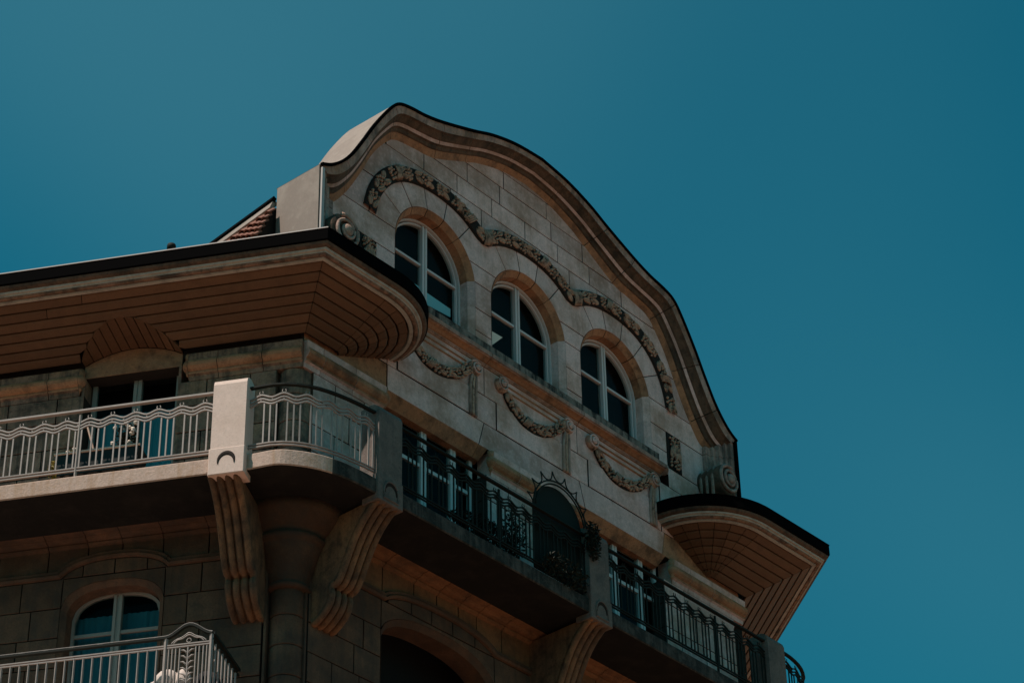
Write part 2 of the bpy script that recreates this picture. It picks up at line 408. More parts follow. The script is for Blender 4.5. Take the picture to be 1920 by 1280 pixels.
# sheet-metal capping over the gable and its flanks
outl = [(UC - d, z) for d, z in reversed(OS)] + [(UC + d, z) for d, z in OS[1:]]
outl = [(UC - 3.905, 17.2)] + outl + [(UC + 3.905, 17.2)]
def sheet(name, m, n0, n1, t0, t1, parent, i0=0, i1=None):
    mb = MB(); rs = []; pts = outl[i0:i1]; N = len(pts)
    for i, (u, z) in enumerate(pts):
        a = pts[max(i - 1, 0)]; b = pts[min(i + 1, N - 1)]
        du, dz = b[0] - a[0], b[1] - a[1]; l = math.hypot(du, dz); nx, nz = -dz / l, du / l
        rs.append([P('R', u + nx * t0, n0, z + nz * t0), P('R', u + nx * t1, n0, z + nz * t1), P('R', u + nx * t1, n1, z + nz * t1), P('R', u + nx * t0, n1, z + nz * t0)])
    mb.rings(rs, True, True); return mb.build(name, m, parent)
ROOF = empty('gable_roof', P('R', UC, -.5, 18), BL)
sheet('metal_capping', M['zinc'], -.42, .262, .001, .014, ROOF, 1, -1)
sheet('drip_edge', M['gutter'], .264, .296, -.016, .020, ROOF, 1, -1)
for i0, i1 in ((0, 2), (len(outl) - 2, None)): sheet('metal_cheek', M['zinc'], -.40, .255, .0015, .012, ROOF, i0, i1)
b = MB(); b.box('R', UC - 3.90, UC - 3.86, .256, .285, 17.2, 18.5); b.build('corner_bead', M['gutter_lip'], ROOF)
b = MB(); b.box('R', UC + 3.86, UC + 3.91, .256, .285, 17.2, 18.52); b.build('corner_bead', M['gutter'], ROOF)
# solid back of the gable
mb = MB(); bk = [(UC - 3.85, 17.3), (UC - 3.85, 18.45)] + [(UC - d, z - .04) for d, z in reversed(OS)][2:] + [(UC + d, z - .04) for d, z in OS[1:-2]] + [(UC + 3.85, 18.45), (UC + 3.85, 17.3)]
mb.rings([[P('R', u, -.41, z) for u, z in bk], [P('R', u, -.36, z) for u, z in bk]], True, True); mb.build('back_wall', M['dark'], ROOF)
# tiled roof behind the gable
mb = MB(); pr = [(-.73, 16.9), (-.08, 18.30), (7.7, 18.30), (8.35, 16.9)]
mb.rings([[P('R', u, -.45, z) for u, z in pr], [P('R', u + .69, -6.5, z) for u, z in pr]], True, True); mb.build('roof_deck', M['relief'], ROOF)
def roof_pt(s, n, h=0):      # s = distance down the slope from the verge
    L_ = math.hypot(.65, 1.40); du, dz = -.65 / L_, -1.40 / L_
    u = -.08 + du * s + (-dz) * (-h) * 1.0; z = 18.30 + dz * s + (-du) * h
    return P('R', u - .115 * (n + .45), n, z)
mb = MB(); mb.rings([[roof_pt(-.06, n, .0), roof_pt(-.06, n, .08), roof_pt(.10, n, .07), roof_pt(.10, n, .03)] for n in (-.43, -3.5, -6.4)]); mb.build('verge_flashing', M['zinc'], ROOF)
mb = MB(); mb.rings([[roof_pt(-.10, n, .05), roof_pt(-.10, n, .10), roof_pt(-.02, n, .10), roof_pt(-.02, n, .05)] for n in (-.43, -3.5, -6.4)]); mb.build('ridge_cap', M['gutter'], ROOF)
t0 = None; pitch_s, pitch_n = .115, .155
for row in range(10):
    for c in range(14):
        s0 = .12 + row * pitch_s; n0 = -.36 - c * pitch_n
        if t0 is None or c == 0 or True:
            mb = MB(); rs = []
            for k2 in range(7):
                t = k2 / 6; hh = .022 * math.sin(t * 2 * math.pi) + .03
                n_ = n0 - t * pitch_n
                rs.append([roof_pt(s0, n_, hh), roof_pt(s0 + pitch_s * 1.12, n_, hh + .045), roof_pt(s0 + pitch_s * 1.12, n_, hh + .030), roof_pt(s0, n_, hh - .018)])
            mb.rings(rs, True, True); mb.build('roof_tile', M['tile'], ROOF)
# ---- arched windows of the gable
WIN = []
def arc(c, r, a0, a1, n): return [(c + r * math.cos(R_(a0 + (a1 - a0) * i / n)), SP + r * math.sin(R_(a0 + (a1 - a0) * i / n))) for i in range(n + 1)]
def gr(theta):     # garland centre-line radius
    return 1.08 + .07 * sstep(abs(90 - theta) / 50)
def garland_z(u):
    c = min(CS, key=lambda q: abs(q - u)); best = None
    for a in range(0, 181, 2):
        x = c + gr(a) * math.cos(R_(a)); z = SP + gr(a) * math.sin(R_(a))
        if best is None or abs(x - u) < best[0]: best = (abs(x - u), z)
    return best[1]
def out_pt(c, th):           # outer end of a voussoir joint
    r = gr(th); x = c + r * math.cos(R_(th)); z = SP + r * math.sin(R_(th)); return (x, z)
def reveal(mb, pts, c, ri=.635, dn=-.065, back=-.19):
    """pts on the opening edge (radius RA); chamfer + reveal"""
    def sh(p, k):
        if p[1] >= SP:
            dx, dz = p[0] - c, p[1] - SP; return (c + dx * k, SP + dz * k)
        return (c + (p[0] - c) * k, p[1])
    k = ri / RA; rs = []
    for p in pts:
        q = sh(p, k); rs.append([P('R', p[0], -.001, p[1]), P('R', q[0], dn, q[1]), P('R', q[0], back, q[1])])
    mb.cur = 1; mb.rings(rs, False, False); mb.cur = 0
def vouss(poly, edge, c, m='stone', nm='arch_stone'):
    mb = MB(); 
    a = inset(clean(poly), GAP); n = random.uniform(-.0015, .0015)
    stone_mb(mb, 'R', poly, n=n)
    # trim ends of edge by the gap
    e = list(edge)
    def cut(p, q):
        l = math.hypot(q[0] - p[0], q[1] - p[1]); return (p[0] + (q[0] - p[0]) * GAP / l, p[1] + (q[1] - p[1]) * GAP / l)
    e[0] = cut(e[0], e[1]); e[-1] = cut(e[-1], e[-2]); reveal(mb, e, c)
    return mb.build(nm, [M[m], M['stone_warm']], GAB)
TS = [30, 54, 78, 102, 126, 150]
for w_, c in enumerate(CS):
    for a0, a1 in zip(TS, TS[1:]):
        if (a0 == 30 and w_ < 2) or (a0 == 126 and w_ > 0): continue
        inn_ = arc(c, RA, a0, a1, 5); o = [out_pt(c, a1 - (a1 - a0) * i / 6) for i in range(7)]
        vouss(inn_ + o, inn_, c)
    if w_ < 2:      # saddle stones
        c2 = CS[w_ + 1]; e1 = arc(c, RA, 54, 30, 5); e2 = arc(c2, RA, 150, 126, 5)
        o = [out_pt(c2, 126 + i * 4) for i in range(20) if out_pt(c2, 126 + i * 4)[0] > c + .85] + [out_pt(c, 54 - i * 4) for i in range(19, -1, -1) if out_pt(c, 54 - i * 4)[0] < c + .85]
        mb = MB(); stone_mb(mb, 'R', e1 + e2 + o, n=0.0); reveal(mb, e1, c); reveal(mb, e2, c2); mb.build('arch_stone', [M['stone'], M['stone_warm']], GAB)
        # pier stones below
        zA = SP + RA * math.sin(R_(30)); zs = [zA, 18.62, 18.25, 17.93, 17.6]
        for zt, zb in zip(zs, zs[1:]):
            if zt > SP:
                ft = R_(7.4) if zb > SP else None
                th0 = math.degrees(math.asin((zt - SP) / RA)); th1 = math.degrees(math.asin(max(0, (zb - SP)) / RA))
                e1 = arc(c, RA, th0, th1, 4) + ([(c + RA, zb)] if zb < SP else []); e2 = ([(c2 - RA, zb)] if zb < SP else []) + arc(c2, RA, 180 - th1, 180 - th0, 4)
            else: e1 = [(c + RA, zt), (c + RA, zb)]; e2 = [(c2 - RA, zb), (c2 - RA, zt)]
            mb = MB(); stone_mb(mb, 'R', e1 + e2, n=random.uniform(-.0015, .0015)); reveal(mb, e1, c); reveal(mb, e2, c2)
            mb.build('stone_block', [M['stone'], M['stone_warm'] if zb > 18.6 else M['stone']], GAB)
# stones at the outer sides of windows 1 and 3
UE = 3.56
for side, c in ((-1, CS[0]), (1, CS[2])):
    def X(d): return UC + side * d
    zA = SP + RA * .5
    zs = [zA, 18.62, 18.25, 17.93, 17.6]
    cw = c - UC
    for zt, zb in zip(zs, zs[1:]):
        if zt > SP:
            th0 = math.degrees(math.asin((zt - SP) / RA)); th1 = math.degrees(math.asin(max(0, zb - SP) / RA))
            e = [(c + side * RA * math.cos(R_(t)), SP + RA * math.sin(R_(t))) for t in [th0 + (th1 - th0) * i / 4 for i in range(5)]]
            if zb < SP: e.append((c + side * RA, zb))
        else: e = [(c + side * RA, zt), (c + side * RA, zb)]
        if zb >= 18.6: outer = [(c + side * math.sqrt(gr(5) ** 2 - (z - SP) ** 2), z) for z in (zb, (zb + zt) / 2, zt, SP + gr(30) * .5)]
        elif zb > 18.2: outer = [(X(UE + .06), zb), (X(UE - .02), zt)]
        elif zb > 17.6 + .01 or True: outer = [(X(2.72), zb), (X(2.72), zt)]
        mb = MB(); stone_mb(mb, 'R', e + outer, n=0); reveal(mb, e, c); mb.build('stone_block', [M['stone'], M['stone_warm'] if zb > 18.6 else M['stone']], GAB)
    # edge stones beside the carved block and below
    stone('R', [(X(3.02), 17.72), (X(3.55), 17.72), (X(3.62), 18.25), (X(3.02), 18.25)], GAB)
    stone('R', [(X(2.72), 17.42), (X(3.9), 17.42), (X(3.9), 17.72), (X(2.72), 17.72)], GAB)
    # rows beside the garland
    for zb, zt in ((18.62, 19.165), (19.165, 19.77)):
        zz = frange(zb, zt, .09)
        ins = []
        for z in zz:
            t = math.degrees(math.asin(min(.999, (z - SP) / 1.12)))
            r = gr(t); v = r * r - (z - SP) ** 2
            ins.append((X(abs(cw) + (math.sqrt(v) if v > 0 else 0)), z))
        ous = []
        for z in reversed(zz):
            dd = next((a[0] for a in IS if a[1] <= z + .0), 3.58); ous.append((X(dd + .04), z))
        stone('R', ins + ous, GAB)
# regular courses above the garland
rows = [(19.165, 19.77, [1.9, 2.376, 2.945, 4.065, 4.643, 5.21, 5.72]), (19.77, 20.05, [1.9, 2.50, 3.146, 3.78, 4.42, 5.06, 5.72]), (20.05, 20.34, [2.05, 2.69, 3.30, 4.30, 4.93, 5.54]), (20.34, 20.60, [3.38, 4.22]), (20.60, 20.9, [])]
for z0, z1, js in rows:
    ends = (UC - 2.62, UC + 2.62) if z0 > 19.7 else (UC - 2.2, UC + 2.2)
    us = [ends[0]] + js + [ends[1]]
    for a, b in zip(us, us[1:]):
        if z0 < 19.7 and (a < 1.2 or b > 6.4): pass
        for pl in strip_polys(a, b, lambda u: max(z0, garland_z(u) if abs(u - UC) < 2.84 else z0), lambda u: min(z1, inner_z(u) + .03)):
            stone('R', pl, GAB)
# ---- garland
GA = empty('stone_garland', P('R', UC, .05, 19.5), BL)
path = []
for w_, c in enumerate(CS):
    a_hi = 174 if w_ == 0 else 137.5; a_lo = 5 if w_ == 2 else 42.5
    path += [(c + gr(t) * math.cos(R_(t)), SP + gr(t) * math.sin(R_(t))) for t in [a_hi + (a_lo - a_hi) * i / 26 for i in range(27)]]
gp = [path[0]]
for p in path[1:]:
    if math.hypot(p[0] - gp[-1][0], p[1] - gp[-1][1]) > .02: gp.append(p)
def pframe(i, pts):
    a = pts[max(0, i - 1)]; b = pts[min(len(pts) - 1, i + 1)]; dx, dz = b[0] - a[0], b[1] - a[1]; l = math.hypot(dx, dz); return (dx / l, dz / l), (-dz / l, dx / l)
def band(pts, wd, F='R', h=.035, n0=.003):
    mb = MB(); rs = []
    for i, p in enumerate(pts):
        t, q = pframe(i, pts); wv = wd(i / (len(pts) - 1)) if callable(wd) else wd
        rs.append([P(F, p[0] + q[0] * wv * a, n0 + h * b_, p[1] + q[1] * wv * a) for a, b_ in ((-.5, 0), (-.42, .8), (0, 1), (.42, .8), (.5, 0))])
    mb.rings(rs, False, False); return mb
for _ in range(2): gp = [gp[0]] + [((a[0] + 2 * b[0] + c[0]) / 4, (a[1] + 2 * b[1] + c[1]) / 4) for a, b, c in zip(gp, gp[1:], gp[2:])] + [gp[-1]]
band(gp, .215).build('garland_ground', M['relief'], GA)
def leaf_mb(F, c, t, q, L_, W_, n0=.045):
    mb = MB(); ax = FR[F][1]; nn = FR[F][2]; zv = Vector((0, 0, 1))
    T = ax * t[0] + zv * t[1]; Q = ax * q[0] + zv * q[1]; o = P(F, c[0], n0, c[1])
    rs = []
    for s_ in (-1, -.6, -.15, .35, .8, 1):
        wv = W_ * (1 - abs(s_) ** 2.2) ** .6 + .003
        rs.append([o + T * L_ * s_ + Q * wv * a + nn * (.004 + b_ * .028 * (1 - .5 * abs(s_))) for a, b_ in ((-1, 0), (-.6, 1), (-.16, .6), (0, -.1), (.16, .6), (.6, 1), (1, 0))])
    mb.rings(rs, True, True); return mb
def berries_mb(F, c, t, q, L_, W_, r=.018, n0=.05, cnt=16):
    mb = MB(); ax = FR[F][1]; nn = FR[F][2]; zv = Vector((0, 0, 1)); pl = []
    tr = 0
    while len(pl) < cnt and tr < 400:
        tr += 1; a, b_ = random.uniform(-1, 1), random.uniform(-1, 1)
        if all(math.hypot((a - x) * L_, (b_ - y) * W_) > r * 1.75 for x, y in pl): pl.append((a, b_))
    for a, b_ in pl:
        rr = r * random.uniform(.8, 1.15)
        p = P(F, c[0] + t[0] * L_ * a + q[0] * W_ * b_, n0 + .012 * (1 - b_ * b_), c[1] + t[1] * L_ * a + q[1] * W_ * b_)
        mb.ball(p, rr, rr, rr, ax, zv, nn, 7, 5)
    return mb
def ribbon_mb(F, pts, i, wd, cnt=4, n0=.06):
    mb = MB(); 
    for k_ in range(cnt):
        t, q = pframe(i, pts); off = (k_ - (cnt - 1) / 2) * .026; line = []
        for s_ in (-1, -.6, -.2, .2, .6, 1):
            x = pts[i][0] + t[0] * (off + s_ * .035) + q[0] * wd * .5 * s_; z = pts[i][1] + t[1] * (off + s_ * .035) + q[1] * wd * .5 * s_
            line.append(P(F, x, n0 + .03 * (1 - s_ * s_) - .02, z))
        mb.tube(line, .0125, 5)
    return mb
seq = ['L2', 'B', 'L2', 'B', 'L1', 'B', 'R', 'L1', 'B', 'L1', 'B']
def dress(pts, F, parent, W_, step, seq, small=1.0):
    acc = 0; nxt = step * .4; j = 0
    for i in range(1, len(pts)):
        acc += math.hypot(pts[i][0] - pts[i - 1][0], pts[i][1] - pts[i - 1][1])
        if acc < nxt: continue
        t, q = pframe(i, pts); k_ = seq[j % len(seq)]; j += 1; c = pts[i]; nxt += step * (1.15 if k_ == 'L2' else .95)
        if k_ == 'B': berries_mb(F, c, t, q, step * .42, W_ * .42, .0205 * small, .032 * small, 12).build('berry_cluster', M['carved'], parent, True)
        elif k_ == 'R': ribbon_mb(F, pts, i, W_).build('carved_ribbon', M['carved'], parent, True)
        else:
            for sg in ((-1, 1) if k_ == 'L2' else (1, -1)):
                ang = .35 * sg + random.uniform(-.15, .15); t2 = (t[0] * math.cos(ang) - t[1] * math.sin(ang), t[0] * math.sin(ang) + t[1] * math.cos(ang)); q2 = (-t2[1], t2[0])
                cc = (c[0] + q[0] * W_ * .23 * sg, c[1] + q[1] * W_ * .23 * sg)
                leaf_mb(F, cc, t2, q2, step * .56, W_ * .20, .030 * small).build('carved_leaf', M['carved'], parent, True)
dress(gp, 'R', GA, .19, .130, seq)
for us_ in (CS[0] + .85, CS[1] + .85):
    i_ = min(range(len(gp)), key=lambda k: abs(gp[k][0] - us_)); ribbon_mb('R', gp, i_ + 1, .21, 6, .055).build('carved_ribbon', M['carved'], GA, True)
# carved berry blocks
for side in (-1, 1):
    u = UC + side * 2.86; bb = empty('carved_panel', P('R', u, 0, 18), BL)
    mb = MB(); stone_mb(mb, 'R', [(u - .135, 17.72), (u + .135, 17.72), (u + .135, 18.21), (u - .135, 18.25)], n=.012, gap=.003); mb.build('panel_ground', M['relief'], bb)
    for z, cnt in ((18.12, 16), (17.80, 12)): berries_mb('R', (u, z), (0, 1), (1, 0), .07, .10, .02, .03, cnt).build('berry_cluster', M['carved'], bb, True)
    for dx, an in ((-.06, .25), (.06, -.25), (0, 0)): leaf_mb('R', (u + dx, 17.97), (math.sin(an), math.cos(an)), (math.cos(an), -math.sin(an)), .13, .045, .03).build('carved_leaf', M['carved'], bb, True)
# pilaster strips and volutes at the feet of the gable
for side in (-1, 1):
    pb = empty('gable_pilaster', P('R', UC + side * 3.7, 0, 17.4), BL)
    for d0, d1, n1, zt in ((3.50, 3.60, .065, 18.36), (3.60, 3.66, .10, 18.38), (3.66, 3.74, .16, 18.42), (3.74, 3.80, .20, 18.5), (3.80, 3.893, .245, 18.56)):
        for z0, z1 in ((17.0, 17.72), (17.728, 18.24), (18.248, zt)):
            mb = MB(); mb.box('R', UC + side * d0, UC + side * (d1 - .004), -.3, n1, z0, z1); mb.build('pilaster_strip', M['cap'], pb)
    vb = empty('scroll_volute', P('R', UC + side * 3.57, .2, 17.5), BL)
    vc = P('R', UC + side * 3.565, 0, 17.765)
    def disc(r0, n0, r1, n1, nm, m):
        mb = MB(); rs = []
        for r, n in ((r0, n0), (r0, n1 - .02), (r1, n1), (r1 * .6, n1 + .004), (.001, n1 + .005)):
            rs.append([vc + uR * r * math.cos(a) + Vector((0, 0, r * math.sin(a))) + nR * n for a in [2 * math.pi * k_ / 28 for k_ in range(28)]])
        mb.rings(rs, True, True); mb.build(nm, m, vb, True)
    disc(.225, 0, .20, .33, 'scroll_body', M['groove'])  # dark body paints shaded gaps between the scroll's turns
    mb = MB(); sp_ = []
    for k_ in range(70):
        a = k_ / 69 * 2 * math.pi * 2.1 + 1.2; r = .205 - .155 * k_ / 69
        sp_.append(vc + uR * r * math.cos(a) * side + Vector((0, 0, r * math.sin(a))) + nR * (.345 + .03 * k_ / 69))
    mb.tube(sp_, [.026 * (1 - .3 * k_ / 69) for k_ in range(70)], 6); mb.build('scroll_ridge', M['cap'], vb, True)
    mb = MB(); mb.ball(vc + nR * .37, .075, .075, .05, uR, Vector((0, 0, 1)), nR, 14, 8); mb.build('scroll_eye', M['cap'], vb, True)
    for k_ in range(3):
        mb = MB(); mb.tube([vc - uR * side * (.225 + .0) + nR * (.06 + .09 * k_) + Vector((0, 0, -.45)), vc - uR * side * .225 + nR * (.06 + .09 * k_), vc - uR * side * .17 + nR * (.06 + .09 * k_) + Vector((0, 0, .15)), vc + nR * (.06 + .09 * k_) + Vector((0, 0, .228))], .022, 6); mb.build('scroll_flute', M['cap'], vb, True)
# windows
def sweep_outline(pts, F, n0, n1, wd, m, name, parent, c, inner=True):
    """bar following an outline (u,z), wd wide towards the inside"""
    ins = []
    for i, p in enumerate(pts):
        t, q = pframe(i, pts); 
        s_ = 1 if (q[0] * (c[0] - p[0]) + q[1] * (c[1] - p[1])) > 0 else -1
        ins.append((p[0] + q[0] * wd * s_, p[1] + q[1] * wd * s_))
    mb = MB(); mb.rings([[P(F, p[0], n0, p[1]), P(F, p[0], n1, p[1]), P(F, r[0], n1, r[1]), P(F, r[0], n0, r[1])] for p, r in zip(pts, ins)], True, True)
    return mb.build(name, m, parent)
for w_, c in enumerate(CS):
    wo = empty('arched_window', P('R', c, -.2, 17.75), BL)
    ol = [(c + .63, 17.7)] + [(c + .63 * math.cos(R_(a)), SP + .63 * math.sin(R_(a))) for a in range(0, 181, 9)] + [(c - .63, 17.7)]
    sweep_outline(ol, 'R', -.24, -.172, .022, M['frame'], 'frame', wo, (c, 18.3))
    ol2 = [(c + .592, 17.7)] + [(c + .592 * math.cos(R_(a)), SP + .592 * math.sin(R_(a))) for a in range(0, 181, 9)] + [(c - .592, 17.7)]
    sweep_outline(ol2, 'R', -.25, -.195, .022, M['frame'], 'sash_frame', wo, (c, 18.3))
    mb = MB(); mb.box('R', c - .04, c - .012, -.25, -.175, 17.7, SP + .59); mb.box('R', c + .012, c + .04, -.25, -.175, 17.7, SP + .59); mb.box('R', c - .015, c + .015, -.25, -.19, 17.7, SP + .59); mb.build('mullion', M['frame'], wo)
    for s_ in (-1, 1):
        mb = MB(); x0, x1 = sorted((c + s_ * .05, c + s_ * .57)); mb.box('R', x0, x1, -.24, -.195, SP + .003, SP + .033); mb.build('glazing_bar', M['frame'], wo)
        mb = MB(); gl = [(c + s_ * .04, 17.7)] + [(c + s_ * .58, 17.7)] + [(c + s_ * .58 * math.cos(R_(a)), SP + .58 * math.sin(R_(a))) for a in range(0, 91, 9)][:-1] + [(c + s_ * .04, SP + .575)]
        mb.add([P('R', u, -.222, z) for u, z in gl], [tuple(range(len(gl)))]); mb.build('pane', M['glass'], wo, face=nR)
    if w_ == 0:
        for pl_ in ([(2.205, 18.25), (2.62, 18.235), (2.62, 18.115), (2.205, 18.08)], [(1.925, 18.265), (2.085, 18.27), (2.078, 18.20)]):
            mb = MB(); mb.rings([[P('R', u, n_, z - .01) for u, z in pl_] for n_ in (-.2245, -.229)], True, True); mb.build('teal_patch_piece', M['teal_patch'], wo)  # sky reflection on the panes put in as flat teal pieces
# ---- sill cornice under the gable windows
SILL = empty('sill_cornice', P('R', UC, .1, 17.5), BL)
def run(F, cuts, prof, parent, name, mats, pm, ends=True, back=-.2):
    for a, b in zip(cuts, cuts[1:]):
        mb = MB(); ring0 = [(n, z) for n, z in prof]; k = len(prof) + 2; rs = []
        full = [(back, prof[0][1])] + prof + [(back, prof[-1][1])]
        for u in (a + .004, b - .004): rs.append([P(F, u, n, z) for n, z in full])
        mb.v = rs[0] + rs[1]; K = len(full)
        for j in range(K):
            x, y = j, (j + 1) % K; mb.f.append((x, y, y + K, x + K)); mb.mi.append(pm[j - 1] if 1 <= j <= len(pm) else 0)
        mb.f += [tuple(range(K)), tuple(range(K, 2 * K))]; mb.mi += [0, 0]
        mb.build(name, mats, parent)
prof = [(.012, 17.465), (.02, 17.478), (.03, 17.48), (.033, 17.492), (.022, 17.495), (.05, 17.505), (.075, 17.525), (.108, 17.538), (.112, 17.545), (.132, 17.548), (.136, 17.60), (.0, 17.62)]
run('R', [1.30, 2.955, 4.673, 6.31], prof, SILL, 'cornice_stone', [M['stone_warm'], M['cap']], [1, 1, 1, 1, 0, 0, 0, 1, 1, 1, 1])
b = MB(); b.box('R', 1.30, 6.29, -.17, .045, 17.622, 17.785); b.build('window_sill', M['sill'], SILL)
# rounded end
for side in (-1, 1):
    mb = MB(); cc = P('R', UC + side * 2.50, 0, 0); rs = []
    for n, z in prof: rs.append([cc + uR * side * n * math.sin(a) * 1.0 + nR * n * math.cos(a) + Vector((0, 0, z)) for a in [math.pi / 2 * k_ / 8 for k_ in range(9)]])
    mb.rings(rs, False, False); mb.build('cornice_end', M['cap'], SILL, True)
# ---- frieze with panels, scrolls and swags
FZ = empty('frieze_wall', P('R', UC, 0, 16.4), BL)
zz = [(17.07, 17.47, [1.30, 1.25 + 1.7, 4.673, 6.31]), (16.69, 17.07, [1.46, 2.955 - .2, 3.16, 4.46, 4.86, 6.16])]
edge = [(.0, 1.30), (6.31, 7.9)]
for a, b in zip([1.30, 2.955, 4.673], [2.955, 4.673, 6.31]): stone('R', [(a, 17.07), (b, 17.07), (b, 17.47), (a, 17.47)], FZ)
for a, b in ((1.30, 1.46), (1.46, 2.76), (2.76, 3.16), (3.16, 4.46), (4.46, 4.86), (4.86, 6.16), (6.16, 6.31)):
    stone('R', [(a, 16.69), (b, 16.69), (b, 17.07), (a, 17.07)], FZ, n=(.012 if b - a > 1 else 0))
for s_ in (-1, 1):
    X = lambda d: UC + s_ * d
    stone('R', [(X(2.51), 17.07), (X(3.9), 17.07), (X(3.9), 17.42), (X(2.51), 17.42)], FZ)
    stone('R', [(X(2.51), 16.69), (X(3.2), 16.69), (X(3.2), 17.07), (X(2.51), 17.07)], FZ)
    stone('R', [(X(3.2), 16.69), (X(3.9), 16.69), (X(3.9), 17.07), (X(3.2), 17.07)], FZ)
# lintel course (flat arches over the doors)
lj = [(1.30, 1.30), (2.84, 2.94), (4.78, 4.68), (6.29, 6.36)]
for (a0, a1), (b0, b1) in zip(lj, lj[1:]):
    stone('R', [(a0, 16.35), (b0, 16.35), (b1, 16.69), (a1, 16.69)], FZ, n=.006)
stone('R', [(6.29, 16.35), (7.9, 16.35), (7.9, 16.69), (6.36, 16.69)], FZ, m='stone_warm')
stone('R', [(.0, 16.35), (1.30, 16.35), (1.30, 16.69), (.0, 16.69)], FZ, m='stone_warm')
for a, b in ((1.27, 2.84), (2.84, 2.99), (4.63, 4.78), (4.78, 6.35)):
    mb = MB(); mb.hexa([P('R', a + .003, -.2, 16.35), P('R', b - .003, -.2, 16.35), P('R', b - .003, -.2, 16.225), P('R', a + .003, -.2, 16.225), P('R', a + .003, .004, 16.352), P('R', b - .003, .004, 16.352), P('R', b - .003 - (.04 if b in (2.99, 6.35) else 0), -.10, 16.225), P('R', a + .003, -.10, 16.225)])
    mb.build('lintel_soffit', M['stone_warm'], FZ)
for c in CS:
    fb = empty('swag_relief', P('R', c, .03, 17.2), BL)
    for zc in (17.39, 17.315):
        mb = MB(); mb.tube([P('R', c - .47, .008, zc), P('R', c + .52, .008, zc)], .011, 6); mb.build('fillet', M['stone_warm'], fb)
    for x, dr in ((c - .575, 1), (c + .645, -1)):
        vc = P('R', x, 0, 17.335)
        mb = MB(); rs = []
        for r, n in ((.10, 0), (.095, .05), (.085, .06), (.001, .062)): rs.append([vc + uR * r * math.cos(a) + Vector((0, 0, r * math.sin(a))) + nR * n for a in [2 * math.pi * k_ / 18 for k_ in range(18)]])
        mb.rings(rs, True, True); mb.build('scroll', M['carved'], fb, True)
        mb = MB(); sp_ = []
        for k_ in range(36):
            a = k_ / 35 * 2 * math.pi * 1.9 + .5; r = .096 - .075 * k_ / 35; sp_.append(vc + uR * dr * r * math.cos(a) + Vector((0, 0, r * math.sin(a))) + nR * (.062 + .02 * k_ / 35))
        mb.tube(sp_, .013, 5); mb.ball(vc + nR * .07, .035, .035, .03, uR, Vector((0, 0, 1)), nR, 10, 6); mb.build('scroll_ridge', M['stone'], fb, True)
    # ribbon tail
    for k_, off in enumerate((-.05, 0, .05)):
        mb = MB(); ln = [(c + .64 + off * .6, 17.26), (c + .63 + off * .9, 17.16), (c + .62 + off, 17.05), (c + .615 + off, 16.9), (c + .615 + off, 16.68)]
        ln = catmull(ln, 4); mb.tube([P('R', u, .022, z) for u, z in ln], .020, 6); mb.build('ribbon_fold', M['carved' if k_ == 1 else 'cap'], fb, True)
    sw = catmull([(c - .50, 17.27), (c - .40, 17.17), (c - .22, 17.06), (c - .02, 17.03), (c + .18, 17.06), (c + .38, 17.15), (c + .54, 17.30)], 8)
    band(sw, lambda t: .065 + .12 * math.sin(math.pi * t) ** .8, 'R', .025).build('swag_ground', M['relief'], fb)
    dress(sw, 'R', fb, .15, .105, ['L1', 'B', 'L1', 'B', 'R', 'B', 'L1', 'B', 'L1', 'B'], .95)
# ---- string cornice with rolled moulding (z 16.02 - 16.34) on the three fronts
STR = empty('string_cornice', P('R', 0, .1, 16.0), BL)
sprof = [(.0, 16.02), (.01, 16.07), (.035, 16.085), (.04, 16.10), (.03, 16.115), (.06, 16.135), (.085, 16.165), (.09, 16.20), (.075, 16.235), (.05, 16.25), (.055, 16.265), (.06, 16.33), (.0, 16.345)]
spm = [0, 0, 1, 1, 1, 1, 1, 1, 1, 0, 0, 0]
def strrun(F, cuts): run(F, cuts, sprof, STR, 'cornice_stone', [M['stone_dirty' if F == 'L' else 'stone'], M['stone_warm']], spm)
strrun('L', [.0, .44, .938, 1.27]); strrun('L', [2.50, 2.85, 3.4, 4.0, 4.6])
strrun('R', [.0, .25, .752, 1.24]); strrun('R', [3.04, 3.49, 4.14, 4.58]); strrun('R', [6.46, 6.79, 7.24, 7.95])
def rend(F, u, s_):
    mb = MB(); rs = []
    for n, z in sprof: rs.append([P(F, u + s_ * n * .8 * math.sin(a), n * math.cos(a), z) for a in [math.pi / 2 * k_ / 6 for k_ in range(7)]])
    mb.rings(rs, False, False); mb.build('cornice_end', M['stone_warm'], STR, True)
for F, u, s_ in (('L', 1.27, 1), ('L', 2.50, -1), ('R', 1.24, 1), ('R', 3.04, -1), ('R', 4.58, 1), ('R', 6.46, -1)): rend(F, u, s_)
# ---- wall courses helper
def courses(F, rows, u0, u1, openings, parent, m, lens=.62, hi=None, joints=None, n=0):
    for r, (z0, z1) in enumerate(rows):
        if joints and r in joints: us = joints[r]
        else:
            us = [u0]; x = u0 + lens * (.5 if r % 2 else 1.0)
            while x < u1 - .12: us.append(x); x += lens * random.uniform(.92, 1.08)
            us.append(u1)
        # break at openings
        for a, b in zip(us, us[1:]):
            segs = [(a, b)]
            for (o0, o1, top) in openings:
                nn = []
                for s0, s1 in segs:
                    if s1 <= o0 or s0 >= o1: nn.append((s0, s1)); continue
                    if s0 < o0: nn.append((s0, o0))
                    m0, m1 = max(s0, o0), min(s1, o1)
                    for pl in strip_polys(m0, m1, lambda u: max(z0, top(u)), lambda u: (min(z1, hi(u)) if hi else z1), .04):
                        stone(F, pl, parent, m, n=n)
                    if s1 > o1: nn.append((o1, s1))
                segs = nn
            for s0, s1 in segs:
                if s1 - s0 < .03: continue
                for pl in strip_polys(s0, s1, lambda u: z0, lambda u: (min(z1, hi(u)) if hi else z1), .08 if hi else 5):
                    stone(F, pl, parent, m, n=n)
